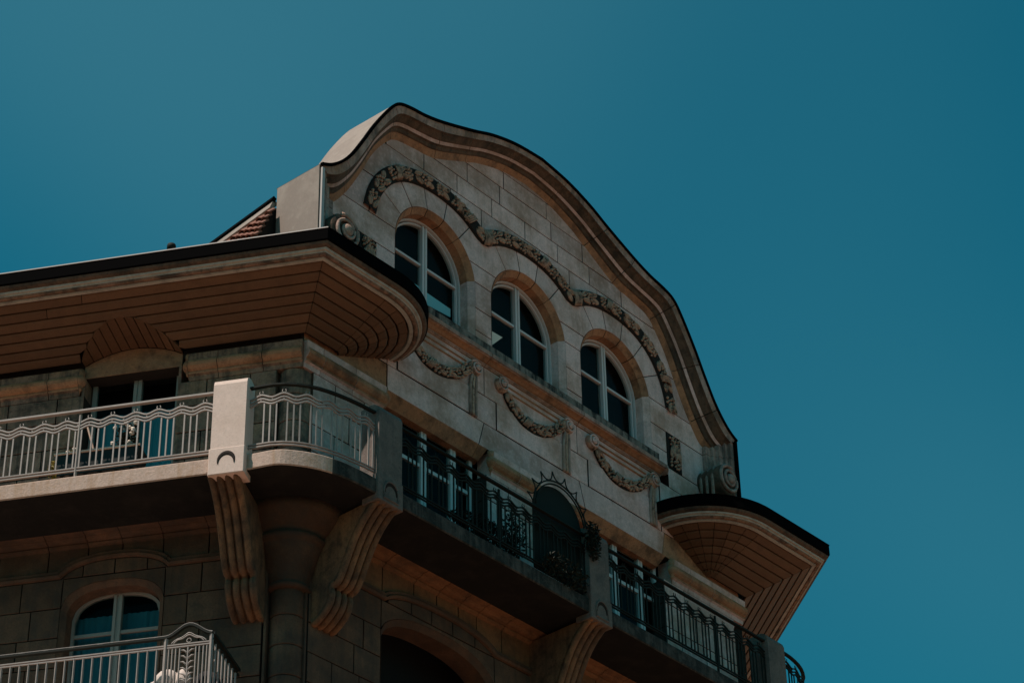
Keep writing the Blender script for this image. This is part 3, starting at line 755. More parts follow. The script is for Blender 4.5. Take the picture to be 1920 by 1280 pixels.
UP = empty('upper_storey_wall', P('L', 0, 0, 14.4), BL)
urows = [(15.70, 16.02), (15.375, 15.70), (15.05, 15.375), (14.72, 15.05), (14.38, 14.72)]
box_top = lambda z: (lambda u: z)
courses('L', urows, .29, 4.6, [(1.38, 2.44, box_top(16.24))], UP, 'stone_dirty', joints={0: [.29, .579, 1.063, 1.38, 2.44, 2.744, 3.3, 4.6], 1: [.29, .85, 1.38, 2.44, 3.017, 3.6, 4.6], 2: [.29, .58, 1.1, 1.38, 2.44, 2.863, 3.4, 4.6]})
courses('R', urows, .16, 7.75, [(1.33, 2.97, box_top(16.24)), (4.65, 6.29, box_top(16.24))], UP, 'stone', joints={0: [.16, .50, .95, 1.33, 2.97, 3.36, 4.2, 4.65, 6.29, 6.7, 7.75], 1: [.16, .72, 1.33, 2.97, 3.6, 4.1, 4.65, 6.29, 6.9, 7.75], 2: [.16, .5, .95, 1.33, 2.97, 3.41, 4.0, 4.65, 6.29, 6.6, 7.1, 7.75]})
courses('W', urows, .05, 6, [], UP, 'stone_low', lens=.9)
# left door head: shallow arched tympanum
vc_u, vc_hw = 1.92, .56
def vault(u):
    x = abs(u - vc_u) / vc_hw
    return 16.41 + .155 * (1 - x * x) if x < 1 else 0
def vault_out(u):
    x = abs(u - vc_u) / vc_hw
    return 16.41 + .205 * (1 - x * x) if x < 1 else 0
pl = [(vc_u - vc_hw, 16.245), (vc_u + vc_hw, 16.245)] + [(u, vault(u) if abs(u - vc_u) < vc_hw else 16.41) for u in frange(vc_u + vc_hw, vc_u - vc_hw, .08) or []]
pl = [(vc_u - vc_hw, 16.245), (vc_u + vc_hw, 16.245)] + [(vc_u + vc_hw - 2 * vc_hw * i / 14, max(16.41, vault(vc_u + vc_hw - 2 * vc_hw * i / 14))) for i in range(15)]
mb = MB(); stone_mb(mb, 'L', pl, n=-.03, depth=.3); mb.build('door_head', M['stone_warm'], UP)
for s_ in (-1, 1):   # jamb returns
    mb = MB(); x = vc_u + s_ * .56; x0, x1 = sorted((x, x - s_ * .03)); mb.box('L', x0, x1, -.3, -.01, 14.38, 16.24); mb.build('door_jamb', M['stone_dirty'], UP)
# walls above the string cornice up to the soffit
for F, a, b in (('L', 0.02, 1.36), ('L', 2.48, 4.6), ('W', .02, 6)):
    mb = MB(); mb.box(F, a, b, -.2, -.035, 16.345, 16.5); mb.build('frieze_course', M['relief'], UP)  # dark gap under the soffit put into the strip's colour
# ---- corner column
bis = (nL + nR).normalized(); CC = C0 - bis * (.20 / bis.dot(nR)) - uR * 0.02
COL = empty('corner_column', Vector((CC.x, CC.y, 11.7)), BL)
for z0, z1 in ((11.70, 12.09), (12.09, 12.425), (12.425, 12.76), (12.76, 13.09), (13.09, 13.40), (14.40, 14.72), (14.72, 15.05), (15.05, 15.37), (15.37, 15.70), (15.70, 16.02)):
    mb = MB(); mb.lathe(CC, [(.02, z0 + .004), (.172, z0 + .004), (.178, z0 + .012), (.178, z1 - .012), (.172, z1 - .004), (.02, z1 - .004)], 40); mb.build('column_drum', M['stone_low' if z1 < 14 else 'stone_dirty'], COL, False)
mb = MB(); mb.lathe(CC, [(.178, 13.38), (.215, 13.385), (.235, 13.405), (.235, 13.43), (.215, 13.45), (.222, 13.465), (.225, 13.50), (.25, 13.60), (.30, 13.74), (.345, 13.83), (.35, 13.855), (.375, 13.87), (.395, 13.90), (.39, 13.935), (.37, 13.95), (.42, 13.98), (.50, 14.05), (.56, 14.12), (.60, 14.20)], 48); mb.build('flared_capital', M['stone_low'], COL, True)
for F, u in (('L', .31), ('R', .18)):
    mb = MB(); mb.box(F, u - .02, u + .005, -.45, -.005, 11.7, 14.2); mb.box(F, u - .02, u + .005, -.45, -.005, 14.38, 16.02); mb.build('notch_return', M['stone_low'], COL)
# corner block above the column
mb = MB(); mb.v = [P('L', .45, -.3, 16.0), C0 + Vector((0, 0, 16.02)), P('R', .4, -.3, 16.0), P('L', .45, -.3, 16.34), C0 + Vector((0, 0, 16.34)), P('R', .4, -.3, 16.34)]
mb.f = [(0, 1, 2), (3, 4, 5), (0, 1, 4, 3), (1, 2, 5, 4), (2, 0, 3, 5)]; mb.mi = [0] * 5; mb.build('corner_block', M['stone_dirty'], COL)
# ---- lower storey walls
LO = empty('lower_storey_wall', P('L', 0, 0, 11.7), BL)
def low_win(u):
    x = abs(u - 1.93) / .55
    return 13.41 + .30 * (1 - x ** 2.6) ** .5 if x < 1 else 0
def hoodL(u):
    x = abs(u - 1.93) / .56
    return 13.785 + (.17 * (1 - x ** 2.2) ** .6 if x < 1 else 0)
lrows = [(13.45, 13.785), (13.115, 13.45), (12.78, 13.115), (12.44, 12.78), (12.1, 12.44), (11.7, 12.1)]
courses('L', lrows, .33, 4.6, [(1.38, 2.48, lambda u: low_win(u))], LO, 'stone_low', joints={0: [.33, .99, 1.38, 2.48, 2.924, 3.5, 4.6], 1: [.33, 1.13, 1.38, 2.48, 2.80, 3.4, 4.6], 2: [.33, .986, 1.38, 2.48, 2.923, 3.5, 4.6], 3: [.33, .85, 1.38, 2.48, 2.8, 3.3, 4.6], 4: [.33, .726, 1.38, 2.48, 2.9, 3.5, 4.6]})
# voussoirs of the left arch between the opening and its hood
vj = [1.30, 1.58, 1.93, 2.27, 2.56]
for a, b in zip(vj, vj[1:]):
    for pl in strip_polys(a, b, lambda u: max(13.45 if (u < 1.38 or u > 2.48) else 13.785, low_win(u)), lambda u: hoodL(u), .03): stone('L', pl, LO, 'stone_low', 'arch_stone', n=.004)
def rwin(c):
    def f_(u):
        x = abs(u - c) / .90
        return 13.36 + .33 * (1 - x ** 2.4) ** .55 if x < 1 else 0
    return f_
def rhood(u):
    z = 13.735
    for c in (2.18, 5.44):
        x = abs(u - c) / .86
        if x < 1: z = max(z, 13.735 + .165 * (1 - x ** 2.4) ** .7)
    return z
rrows = [(13.395, 13.735), (13.065, 13.395), (12.737, 13.065), (12.41, 12.737), (12.08, 12.41), (11.7, 12.08)]
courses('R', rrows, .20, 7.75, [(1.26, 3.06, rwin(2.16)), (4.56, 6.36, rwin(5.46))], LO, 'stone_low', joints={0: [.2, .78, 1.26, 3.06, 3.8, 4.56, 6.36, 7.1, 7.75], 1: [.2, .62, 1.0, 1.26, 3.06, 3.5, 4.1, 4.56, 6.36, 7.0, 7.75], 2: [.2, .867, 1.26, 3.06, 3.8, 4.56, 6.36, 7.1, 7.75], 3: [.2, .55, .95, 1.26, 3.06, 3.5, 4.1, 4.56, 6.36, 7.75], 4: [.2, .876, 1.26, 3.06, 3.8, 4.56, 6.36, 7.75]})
for c in (2.16, 5.46):
    js = [c - .95, c - .80, c - .44, c - .12, c + .22, c + .58, c + .95]
    for a, b in zip(js, js[1:]):
        for pl in strip_polys(a, b, lambda u: max(13.735, rwin(c)(u)), lambda u: rhood(u), .04, .006): stone('R', pl, LO, 'stone_low', 'arch_stone', n=.003)
# reveals
def open_reveal(F, c, hw, topf, zb, m, parent, back=-.24, ch=.055):
    us = [c - hw + 2 * hw * i / 40 for i in range(41)]
    pts = [(c - hw, zb)] + [(u, topf(u) if i not in (0, 40) else topf(c - hw + .001 if i == 0 else c + hw - .001)) for i, u in enumerate(us)] + [(c + hw, zb)]
    zc = topf(c) - .45; rs = []
    for p in pts:
        q = (c + (p[0] - c) * (1 - ch / hw), p[1] if p[1] <= zc else zc + (p[1] - zc) * (1 - ch / .45))
        rs.append([P(F, p[0], .0, p[1]), P(F, q[0], -ch * .9, q[1]), P(F, q[0], back, q[1])])
    mb = MB(); mb.rings(rs, False, False); return mb.build('arch_reveal', m, parent)
open_reveal('L', 1.93, .55, low_win, 11.75, M['stone_low'], LO)
for c in (2.16, 5.46): open_reveal('R', c, .90, rwin(c), 11.75, M['stone_low'], LO, -.3, .06)
# hood mouldings + frieze band + cove under the balcony
BAND = empty('balcony_frieze', P('L', 0, 0, 13.8), BL)
def hood_mb(F, u0, u1, hf, name='hood_moulding', m='stone_low'):
    us = frange(u0, u1, .045); pts = [(u, hf(u)) for u in us]; rs = []
    for i, p in enumerate(pts):
        t, q = pframe(i, pts)
        rs.append([P(F, p[0] + q[0] * a, n, p[1] + q[1] * a) for a, n in ((-.0, .0), (.006, .03), (.03, .045), (.04, .02), (.055, .03), (.075, .035), (.09, .0))])
    mb = MB(); mb.rings(rs, False, False); mb.build(name, M[m], BAND, False)
hood_mb('L', .33, 1.40, hoodL); hood_mb('L', 1.40, 4.6, hoodL)
hood_mb('R', .20, 3.9, rhood); hood_mb('R', 3.9, 7.75, rhood)
ljs = [.33, .93, 1.42, 1.86, 2.23, 2.66, 3.2, 3.8, 4.6]
for a, b in zip(ljs, ljs[1:]):
    for pl in strip_polys(a, b, lambda u: hoodL(u), lambda u: 14.13, .04): stone('L', pl, BAND, 'stone_low', 'frieze_stone', n=.002)
rjs = [.2, .75, 1.27, 1.76, 2.12, 2.47, 2.77, 3.19, 3.8, 4.4, 4.85, 5.2, 5.55, 5.9, 6.35, 7.0, 7.75]
for a, b in zip(rjs, rjs[1:]):
    for pl in strip_polys(a, b, lambda u: rhood(u), lambda u: 14.13, .04): stone('R', pl, BAND, 'warm_low', 'frieze_stone', n=.002)
cprof = [(.0, 14.115), (.035, 14.13), (.045, 14.15), (.03, 14.16), (.09, 14.165), (.12, 14.18), (.125, 14.19), (.19, 14.195), (.24, 14.21), (.25, 14.225)]
run('L', ljs, cprof, BAND, 'cove_stone', [M['stone_low'], M['stone_low']], [0] * 9)
run('R', rjs, cprof, BAND, 'cove_stone', [M['warm_low'], M['warm_low']], [0] * 9)
# ---- windows and doors below
def ltop(f_): return f_
lw = empty('arched_casement', P('L', 1.9, -.2, 11.8), BL)
cL, hwL = 1.945, .485
def lwf(u):
    x = abs(u - cL) / hwL
    return 13.38 + .29 * (1 - min(1, x) ** 2.6) ** .5
ol = [(cL - hwL, 11.8)] + [(cL - hwL + 2 * hwL * i / 24, lwf(cL - hwL + 2 * hwL * i / 24)) for i in range(25)] + [(cL + hwL, 11.8)]
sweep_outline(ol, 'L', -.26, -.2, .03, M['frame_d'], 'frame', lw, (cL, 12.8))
mb = MB(); mb.box('L', cL - .045, cL - .015, -.26, -.2, 11.8, 13.655); mb.box('L', cL + .015, cL + .045, -.26, -.2, 11.8, 13.655); mb.box('L', cL - .015, cL + .015, -.26, -.215, 11.8, 13.66); mb.build('mullion', M['frame_d'], lw)
for s_ in (-1, 1):
    mb = MB(); x0, x1 = sorted((cL + s_ * .045, cL + s_ * .46)); mb.box('L', x0, x1, -.25, -.215, 13.20, 13.235); mb.build('glazing_bar', M['frame_d'], lw)
    mb = MB(); g_ = [(cL + s_ * .04, 11.8), (cL + s_ * .475, 11.8)] + [(cL + s_ * x, lwf(cL + x)) for x in (.475, .42, .3, .2, .1, .04)]
    mb.add([P('L', u, -.235, z) for u, z in g_], [tuple(range(len(g_)))]); mb.build('pane', M['glass'], lw, face=nL)
def door(F, c, hw, zb, zt, mulls, bar, n, frame, name='balcony_door'):
    d = empty(name, P(F, c, n, zb), BL)
    mb = MB(); mb.box(F, c - hw, c - hw + .05, n - .05, n, zb, zt); mb.box(F, c + hw - .05, c + hw, n - .05, n, zb, zt); mb.box(F, c - hw + .05, c + hw - .05, n - .05, n, zt - .04, zt); mb.build('frame', frame, d)
    for x in mulls:
        mb = MB(); mb.box(F, x - .045, x - .006, n - .05, n + .01, zb, zt - .04); mb.box(F, x + .006, x + .045, n - .05, n + .01, zb, zt - .04); mb.box(F, x - .006, x + .006, n - .05, n, zb, zt - .04); mb.build('mullion', frame, d)
    xs = [c - hw + .05] + [y for x in mulls for y in (x - .045, x + .045)] + [c + hw - .05]
    for a, b in zip(xs[::2], xs[1::2]):
        if bar: mb = MB(); mb.box(F, a, b, n - .04, n - .005, bar, bar + .045); mb.build('glazing_bar', frame, d)
        mb = MB(); mb.add([P(F, a, n - .02, zb), P(F, b, n - .02, zb), P(F, b, n - .02, zt - .04), P(F, a, n - .02, zt - .04)], [(0, 1, 2, 3)]); mb.build('pane', M['glass'], d, face=FR[F][2])
    return d
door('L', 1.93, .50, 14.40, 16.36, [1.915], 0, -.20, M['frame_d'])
door('R', 2.12, .80, 14.40, 16.275, [1.59, 2.085, 2.58], 15.76, -.17, M['frame'])
door('R', 5.57, .80, 14.40, 16.275, [5.04, 5.535, 6.04], 15.76, -.17, M['frame'])
# ---- eaves
def corner_at(o): return C0 + (uR * -.64 + nR * .945) * o
def rcorner_at(o): return C3 + (uR * .57 + nR * 1.03) * o
UE1, AE = .45, 1.10
def eaveR_pts(o, z, nf=6):
    """plan points along the front: corner -> straight -> curve into the wall, left part"""
    base = [corner_at(o), P('R', UE1, .955 * o, 0)]
    cur = [P('R', UE1 + AE * o * math.sin(a), .955 * o * math.cos(a), 0) for a in [math.pi / 2 * k_ / nf for k_ in range(1, nf + 1)]]
    return [Vector((p.x, p.y, z)) for p in base + cur]
UE2 = 7.28
def eaveR2_pts(o, z, nf=6):
    cur = [P('R', UE2 - AE * o * math.sin(a), 1.0 * o * math.cos(a), 0) for a in [math.pi / 2 * k_ / nf for k_ in range(nf, 0, -1)]]
    base = [P('R', UE2, 1.0 * o, 0), rcorner_at(o)]
    return [Vector((p.x, p.y, z)) for p in cur + base]
def lift(pts, z): return [Vector((p.x, p.y, z)) for p in pts]
def eaveL_pts(o, z, uend=4.8): 
    k_ = corner_at(o); nl = (k_ - C0).dot(nL); return [P('L', uend, nl, z), Vector((k_.x, k_.y, z))]
def eaveW_pts(o, z):
    k_ = rcorner_at(o); nw = (k_ - C3).dot(nW); return [Vector((k_.x, k_.y, z)), P('W', 6.5, nw, z)]
GUT = [(.90, 17.03), (1.0, 17.03), (1.0, 16.885), (.985, 16.87)]
COVE = [(.985, 16.87), (.975, 16.845), (.955, 16.83), (.935, 16.825)]
MOULD = [(.935, 16.825), (.93, 16.805), (.905, 16.803), (.90, 16.785)]
MOULD2 = [(.895, 16.79), (.885, 16.77), (.86, 16.765), (.845, 16.775)]
MOULD3 = [(.84, 16.775), (.835, 16.755), (.80, 16.752), (.795, 16.765)]
EAV = {'L': empty('left_eave', P('L', 2, .5, 16.5), BL), 'R': empty('rounded_eave', P('R', .5, .5, 16.5), BL), 'R2': empty('right_rounded_eave', P('R', 7.3, .5, 16.5), BL), 'W': empty('side_eave', P('W', 2, .5, 16.5), BL)}
EAV['L'].name = 'eave'; EAV['R'].name = 'eave'; EAV['R2'].name = 'eave'; EAV['W'].name = 'eave'
for k_ in EAV: WLOC[EAV[k_].name] = WLOC.get(EAV[k_].name, EAV[k_].location + WLOC[BL.name])
fns = {'L': eaveL_pts, 'R': lambda o, z: eaveR_pts(o, z, 14), 'R2': lambda o, z: eaveR2_pts(o, z, 14), 'W': eaveW_pts}
for k_, fn in fns.items():
    for prof_, nm, m in ((GUT, 'gutter', 'gutter'), (COVE, 'cove', 'groove'), (MOULD, 'fillet_moulding', 'trim'), (MOULD2, 'bead_moulding', 'stone_dirty'), (MOULD3, 'fillet_moulding', 'trim')):
        mb = MB(); rows_ = [fn(o, z) for o, z in prof_]
        # thicken inward
        top = fn(prof_[-1][0] - .02 if nm != 'gutter' else .9, (prof_[-1][1] + .05) if nm != 'gutter' else 16.9)
        rows_ = rows_ + [top]
        n_ = len(rows_[0]); rs = [[r[j] for r in rows_] for j in range(n_)]
        if nm == 'cove' and k_ in ('L', 'R', 'R2', 'W'): m = 'groove'  # cove's dark brown carries the shade under the eave
        mb.rings(rs, True, True); mb.build(nm, M[m], EAV[k_])
    mb = MB(); rs = list(zip(fn(1.0, 17.032), fn(1.006, 17.032), fn(1.006, 17.02), fn(1.0, 17.02))); mb.rings([list(r) for r in rs]); mb.build('gutter_lip', M['gutter_lip' if k_ == 'L' else 'gutter'], EAV[k_])  # lip paler on the left front, black on the others
    # backing above the boards and roof deck
    if k_ != 'L':
        mb = MB(); rs = [[a, b_, c_, d_] for a, b_, c_, d_ in zip(fn(.95, 17.0), fn(.80, 16.80), fn(.02, 16.43), fn(.02, 17.0))]
        mb.rings(rs, True, True); mb.build('eave_backing', M['relief'], EAV[k_])
    else:
        for e0, e1, zlow in ((None, 1.35, 16.43), (1.352, 2.488, 16.66), (2.49, 4.8, 16.43)):
            q0 = [fn(.95, 17.0), fn(.80, 16.80), fn(.80 if zlow > 16.5 else .02, 16.80) if False else fn(.02, zlow), fn(.02, 17.0)]
            def atu(pp, e, zz): 
                k2 = (pp[1] - C0); return pp[1] if e is None else P('L', e, k2.dot(nL), zz)
            mb = MB(); mb.rings([[atu(q, e, q[0].z) for q in q0] for e in (e0, e1)], True, True); mb.build('eave_backing', M['relief'], EAV[k_])
o0, o1, z0_, z1_ = .79, .045, 16.755, 16.40
NB = 7
def zs_(o): return z1_ + (z0_ - z1_) * (o - o1) / (o0 - o1)
def board_mb(A, B, th=.022, gap=.009):
    """A, B: matching outer / inner polylines"""
    mb = MB(); rs = []
    for a, b_ in zip(A, B):
        d = (b_ - a); l = d.length
        if l < .004: d = Vector((0, 0, 0))
        else: d = d / l
        g1 = min(gap, l * .3); a1, b1 = a + d * g1, b_ - d * g1; a2, b2 = a + d * g1 * 2.2, b_ - d * g1 * 2.2
        up = Vector((0, 0, th)); rs.append([a1 + up, a1 + up * .35, a2, b2, b1 + up * .35, b1 + up])
    mb.rings(rs, True, True); return mb
def seg_cut(A, i, j, e=.004):
    p, q = A[i].copy(), A[j].copy(); d = (q - p).normalized() * e if (q - p).length > .02 else Vector((0, 0, 0)); return [p + d, q - d]
for r in range(NB):
    oa, ob = o0 + (o1 - o0) * r / NB, o0 + (o1 - o0) * (r + 1) / NB
    za, zb = zs_(oa), zs_(ob)
    # left front, with the vault over the door cut out
    A0, B0 = eaveL_pts(oa, za), eaveL_pts(ob, zb)
    def Lu(p): return (p - C0).dot(uL)
    ua0, ua1 = Lu(A0[1]), 4.7; ub0 = Lu(B0[1]); na, nb = (A0[1] - C0).dot(nL), (B0[1] - C0).dot(nL)
    cuts = [0.0, (.52, .60, .78)[r], 1.0] if r < 3 else [0.0, 1.0]
    for f0, f1 in zip(cuts, cuts[1:]):
        cur = []; runs = []
        N = 60
        for i in range(N + 1):
            f = f0 + (f1 - f0) * i / N
            ea = ua0 + (ua1 - ua0) * f; eb = ub0 + (ua1 - ub0) * f
            pa, pb = P('L', ea, na, za), P('L', eb, nb, zb)
            h = vault_out((ea + eb) / 2) - .008
            if h > za: ok = False
            elif h > zb:
                s_ = (h - zb) / (za - zb); pb = pb + (pa - pb) * s_; ok = s_ < .93
                if s_ < .03: pb = P('L', eb, nb, zb)
            else: ok = True
            if ok: cur.append((pa, pb))
            if (not ok or i == N) and cur:
                if len(cur) > 1: runs.append(cur)
                cur = []
        for c_ in runs:
            # keep only corners where straight
            A, B = [x[0] for x in c_], [x[1] for x in c_]
            keep = [0] + [i for i in range(1, len(c_) - 1) if (A[i] - B[i]).length < (za - zb) * .98 + 0 or abs((A[i] - B[i]).length - (A[i - 1] - B[i - 1]).length) > 1e-4 or abs((A[i] - B[i]).length - (A[i + 1] - B[i + 1]).length) > 1e-4] + [len(c_) - 1]
            A, B = [A[i] for i in keep], [B[i] for i in keep]
            e = (A[1] - A[0]).normalized() * .004; A[0] = A[0] + e; B[0] = B[0] + e; e = (A[-2] - A[-1]).normalized() * .004; A[-1] = A[-1] + e; B[-1] = B[-1] + e
            board_mb(A, B).build('soffit_board', M['board'], EAV['L'])
    for key, fn in (('R', eaveR_pts), ('R2', eaveR2_pts), ('W', eaveW_pts)):
        A, B = fn(oa, za), fn(ob, zb)
        if key != 'W' and r < 7:
            for i in range(len(A) - 1):
                if (A[i] - A[i + 1]).length < .02: continue
                a_, b_ = seg_cut(A, i, i + 1), seg_cut(B, i, i + 1)
                board_mb(a_, b_).build('soffit_board', M['board'], EAV[key])
        else: board_mb(seg_cut(A, 0, 1), seg_cut(B, 0, 1)).build('soffit_board', M['board'], EAV[key])
# inner black fillet
for k_, fn in (('L', eaveL_pts), ('W', eaveW_pts)):
    pass
# vault over the left door: boards run out from the wall
VA = empty('door_vault', P('L', vc_u, .2, 16.5), BL)
N = 11
def soffit_n(z):
    nout = (corner_at(o0) - C0).dot(nL); ninn = (corner_at(o1) - C0).dot(nL); return ninn + (nout - ninn) * (z - z1_) / (z0_ - z1_)
for i in range(N):
    ua = vc_u - vc_hw + 2 * vc_hw * i / N; ub = vc_u - vc_hw + 2 * vc_hw * (i + 1) / N
    ps = []
    for j in range(4):
        u = ua + (ub - ua) * j / 3; z = max(16.41, vault(u)); zo = max(16.41, vault_out(u)); n1 = max(.02, soffit_n(zo)); ps.append((u, z, n1, zo))
    e = .006
    inn_ = [P('L', u + (e if j == 0 else -e if j == 3 else 0), -.03, z) for j, (u, z, n1, zo) in enumerate(ps)]; out_ = [P('L', u + (e if j == 0 else -e if j == 3 else 0), n1 + .01, zo + .003) for j, (u, z, n1, zo) in enumerate(ps)]
    mb = MB(); up = Vector((0, 0, .03)); mb.rings([inn_ + [p + up for p in reversed(inn_)], out_ + [p + up for p in reversed(out_)]], True, True); mb.build('vault_board', M['board'], VA)
# ceiling backing of the vault
mb = MB(); mb.box('L', vc_u - .58, vc_u + .58, -.1, .30, 16.625, 16.64); mb.build('vault_backing', M['relief'], VA)
# low roof over the eaves
mb = MB(); mb.v = [P('L', 4.8, .9, 16.98)] + [corner_at(.93) + Vector((0, 0, 16.98)), P('R', .3, -.3, 17.15), P('L', 4.8, -2.5, 17.6)]; mb.f = [(0, 1, 2, 3)]; mb.mi = [0]; mb.build('low_roof', M['zinc'], BL)
mb = MB(); mb.tube([P('L', 1.19, .5, 17.0), P('L', 1.40, .46, 17.44)], .001, 4)
mb = MB(); cv = P('L', 1.40, .46, 0); mb.lathe(cv, [(.035, 17.1), (.035, 17.45), (.05, 17.45), (.05, 17.50), (.045, 17.52), (.001, 17.525)], 16); mb.build('vent_pipe', M['rail_d'], BL, True)
# ---- balcony slab
BAL = empty('balcony', P('R', 0, .5, 14.2), BL)
def slab_path(off=0.0):
    pts = [P('L', 4.8, .985 + off, 0), P('L', .60, .985 + off, 0), P('L', .27, .975 + off, 0)]
    cen = P('R', -.25, .15, 0)
    for u, n in ((-.86, .52), (-.72, .655), (-.55, .76), (-.36, .83), (-.15, .87), (.10, .885), (.35, .885)):
        p = P('R', u, n, 0); d = (p - cen).normalized(); pts.append(p + d * off)
    pts += [P('R', 3.8, .885 + off, 0), P('R', 7.3, .885 + off, 0)]
    cen = P('R', 7.8, 0, 0)
    for u, n in ((7.65, .875), (8.0, .81), (8.3, .66), (8.5, .45)):
        p = P('R', u, n, 0); d = (p - cen).normalized(); pts.append(p + d * off)
    pts += [P('W', .9, .885 + off, 0), P('W', 6, .885 + off, 0)]
    return pts
def smooth_path(pts, i0, i1, n=4):
    a = [tuple(p) for p in pts[i0:i1]]; return [Vector(p) for p in pts[:i0]] + [Vector(p) for p in catmull(a, n)] + [Vector(p) for p in pts[i1:]]
def spath(off): return smooth_path(slab_path(off), 1, 10, 4)
sp0 = spath(0); inner = []
def wall_in(p):   # nearest point towards the wall
    dl, dr, dw = (p - C0), (p - C0), (p - C3)
    return p
mb = MB(); inn_ = [P('L', 4.8, -.05, 0), P('L', .60, -.05, 0)] + [None] * (len(sp0) - 4) + [P('W', .9, -.05, 0), P('W', 6, -.05, 0)]
for i, p in enumerate(sp0):
    if inn_[i] is None:
        uu = (p - C0).dot(uR)
        inn_[i] = P('R', max(.1, min(7.8, uu)), -.05, 0) if uu > .1 else C0 - bis * .1
        if (p - C0).dot(uL) > .15 and uu < 0: inn_[i] = P('L', (p - C0).dot(uL), -.05, 0)
rs = []
for p, q in zip(sp0, inn_): 
    d = (p - q).normalized() * .012
    rs.append([lift([q], 14.20)[0], lift([p - d], 14.20)[0], lift([p], 14.212)[0], lift([p], 14.368)[0], lift([p - d], 14.38)[0], lift([q], 14.38)[0]])
k = 6; 
for i in range(len(rs) - 1):
    mb_ = MB()
nseg = [(0, 1), (1, 1 + 2)]
vs = [p for r in rs for p in r]; mb.v = vs
for i in range(len(rs) - 1):
    uu = (sp0[i] - C0).dot(uR)
    for j in range(k):
        x = i * k + j; y = i * k + (j + 1) % k; mb.f.append((x, y, y + k, x + k)); mb.mi.append(0 if j == 0 else (1 if uu < -.38 else 2))  # lit edge pale, shaded edge dark: sun and shade put into the colours
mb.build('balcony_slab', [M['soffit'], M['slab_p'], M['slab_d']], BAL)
# ---- piers and brackets
def pier(F, c, n1, m, lab=None):
    pr_ = empty('balcony_pier', P(F, c, n1, 14.13), BL)
    hw, dp = .175, .26
    mb = MB(); prf = [(n1 - dp, 14.42), (n1, 14.42), (n1, 15.20), (n1 - .02, 15.25), (n1 - .07, 15.285), (n1 - .14, 15.295), (n1 - dp, 15.28)]
    rs = [[P(F, c + s_ * (hw - e), n - e2 * 0, z) for n, z in prf] for s_, e, e2 in ((-1, 0, 0), (1, 0, 0))]
    mb.rings(rs, True, True); o = mb.build('shaft', m, pr_)
    mb = MB(); stone_mb(mb, F, [(c - hw - .012, 14.135), (c + hw + .012, 14.135), (c + hw + .012, 14.44), (c - hw - .012, 14.44)], n=n1 + .012, depth=.22, gap=0, ch=.008); mb.build('base_block', m, pr_)
    mb = MB(); arcp = [(c + .085 * math.cos(R_(a)), 14.27 + .10 * math.sin(R_(a))) for a in range(-10, 191, 10)]
    rs = []
    for i, p in enumerate(arcp):
        t = i / (len(arcp) - 1); wv = .006 + .020 * math.sin(math.pi * t); t_, q_ = pframe(i, arcp)
        rs.append([P(F, p[0] + q_[0] * wv * a, n1 + .0125 + b_, p[1] + q_[1] * wv * a) for a, b_ in ((-1, 0), (-.4, .006), (.4, .006), (1, 0))])
    mb.rings(rs, True, True); mb.build('crescent_carving', M['relief'], pr_)
    if m is M['pier_d']:
        mb = MB(); mb.tube([P(F, c + .105 * math.cos(R_(a)), n1 + .016, 14.265 + .125 * math.sin(R_(a))) for a in range(0, 181, 12)] + [P(F, c - .105, n1 + .016, 14.18), P(F, c + .105, n1 + .016, 14.18), P(F, c + .105, n1 + .016, 14.265)], .012, 5); mb.build('carved_rim', m, pr_)
    return pr_
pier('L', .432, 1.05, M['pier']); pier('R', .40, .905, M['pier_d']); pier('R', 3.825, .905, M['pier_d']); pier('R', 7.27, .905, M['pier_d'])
def bracket(F, c, n1, m):
    br = empty('balcony_bracket', P(F, c, 0, 13.05), BL)
    # S-profile (n, z) of the outer edge
    q = n1 / .90
    S = catmull([(.915 * q, 14.15), (.83 * q, 14.10), (.70 * q, 13.98), (.59 * q, 13.83), (.50 * q, 13.66), (.43 * q, 13.51), (.375 * q, 13.42), (.33 * q, 13.385)], 5)
    S2 = catmull([(.27 * q, 13.375), (.285 * q, 13.30), (.25 * q, 13.19), (.16 * q, 13.10), (.06, 13.04), (.0, 13.03)], 4)
    S = S + S2[0:]
    ribs = 4; wd = .33; gw = .014; rw = (wd - gw * (ribs - 1)) / ribs
    core_ = MB(); ins = []
    for i, p in enumerate(S):
        t_, q_ = pframe(i, S); ins.append((p[0] - .04, p[1] + .02))
    cl = [(max(0, a), z) for a, z in ins]
    ring = [(-.02, 14.14)] + cl + [(-.02, 13.02)]
    core_.rings([[P(F, c - wd / 2 + .004, n, z) for n, z in ring], [P(F, c + wd / 2 - .004, n, z) for n, z in ring]], True, True); core_.build('bracket_web', m, br)
    for k_ in range(ribs):
        x0 = c - wd / 2 + k_ * (rw + gw); mb = MB(); rs = []
        for i, p in enumerate(S):
            t_, q_ = pframe(i, S); q_ = (q_[0], q_[1]); sg = 1 if q_[0] > 0 else -1; q_ = (q_[0] * sg, q_[1] * sg)
            rs.append([P(F, x0 + a * rw, p[0] + q_[0] * b_, p[1] + q_[1] * b_ * 1) for a, b_ in ((0, -.055), (.03, -.022), (.2, -.003), (.5, .006), (.8, -.003), (.97, -.022), (1, -.055))])
        mb.rings(rs, True, True); mb.build('bracket_rib', m, br, True)
    return br
bracket('L', .475, 1.03, M['bracket']); bracket('R', .40, .89, M['bracket']); bracket('R', 3.825, .89, M['bracket']); bracket('R', 7.24, .89, M['bracket'])
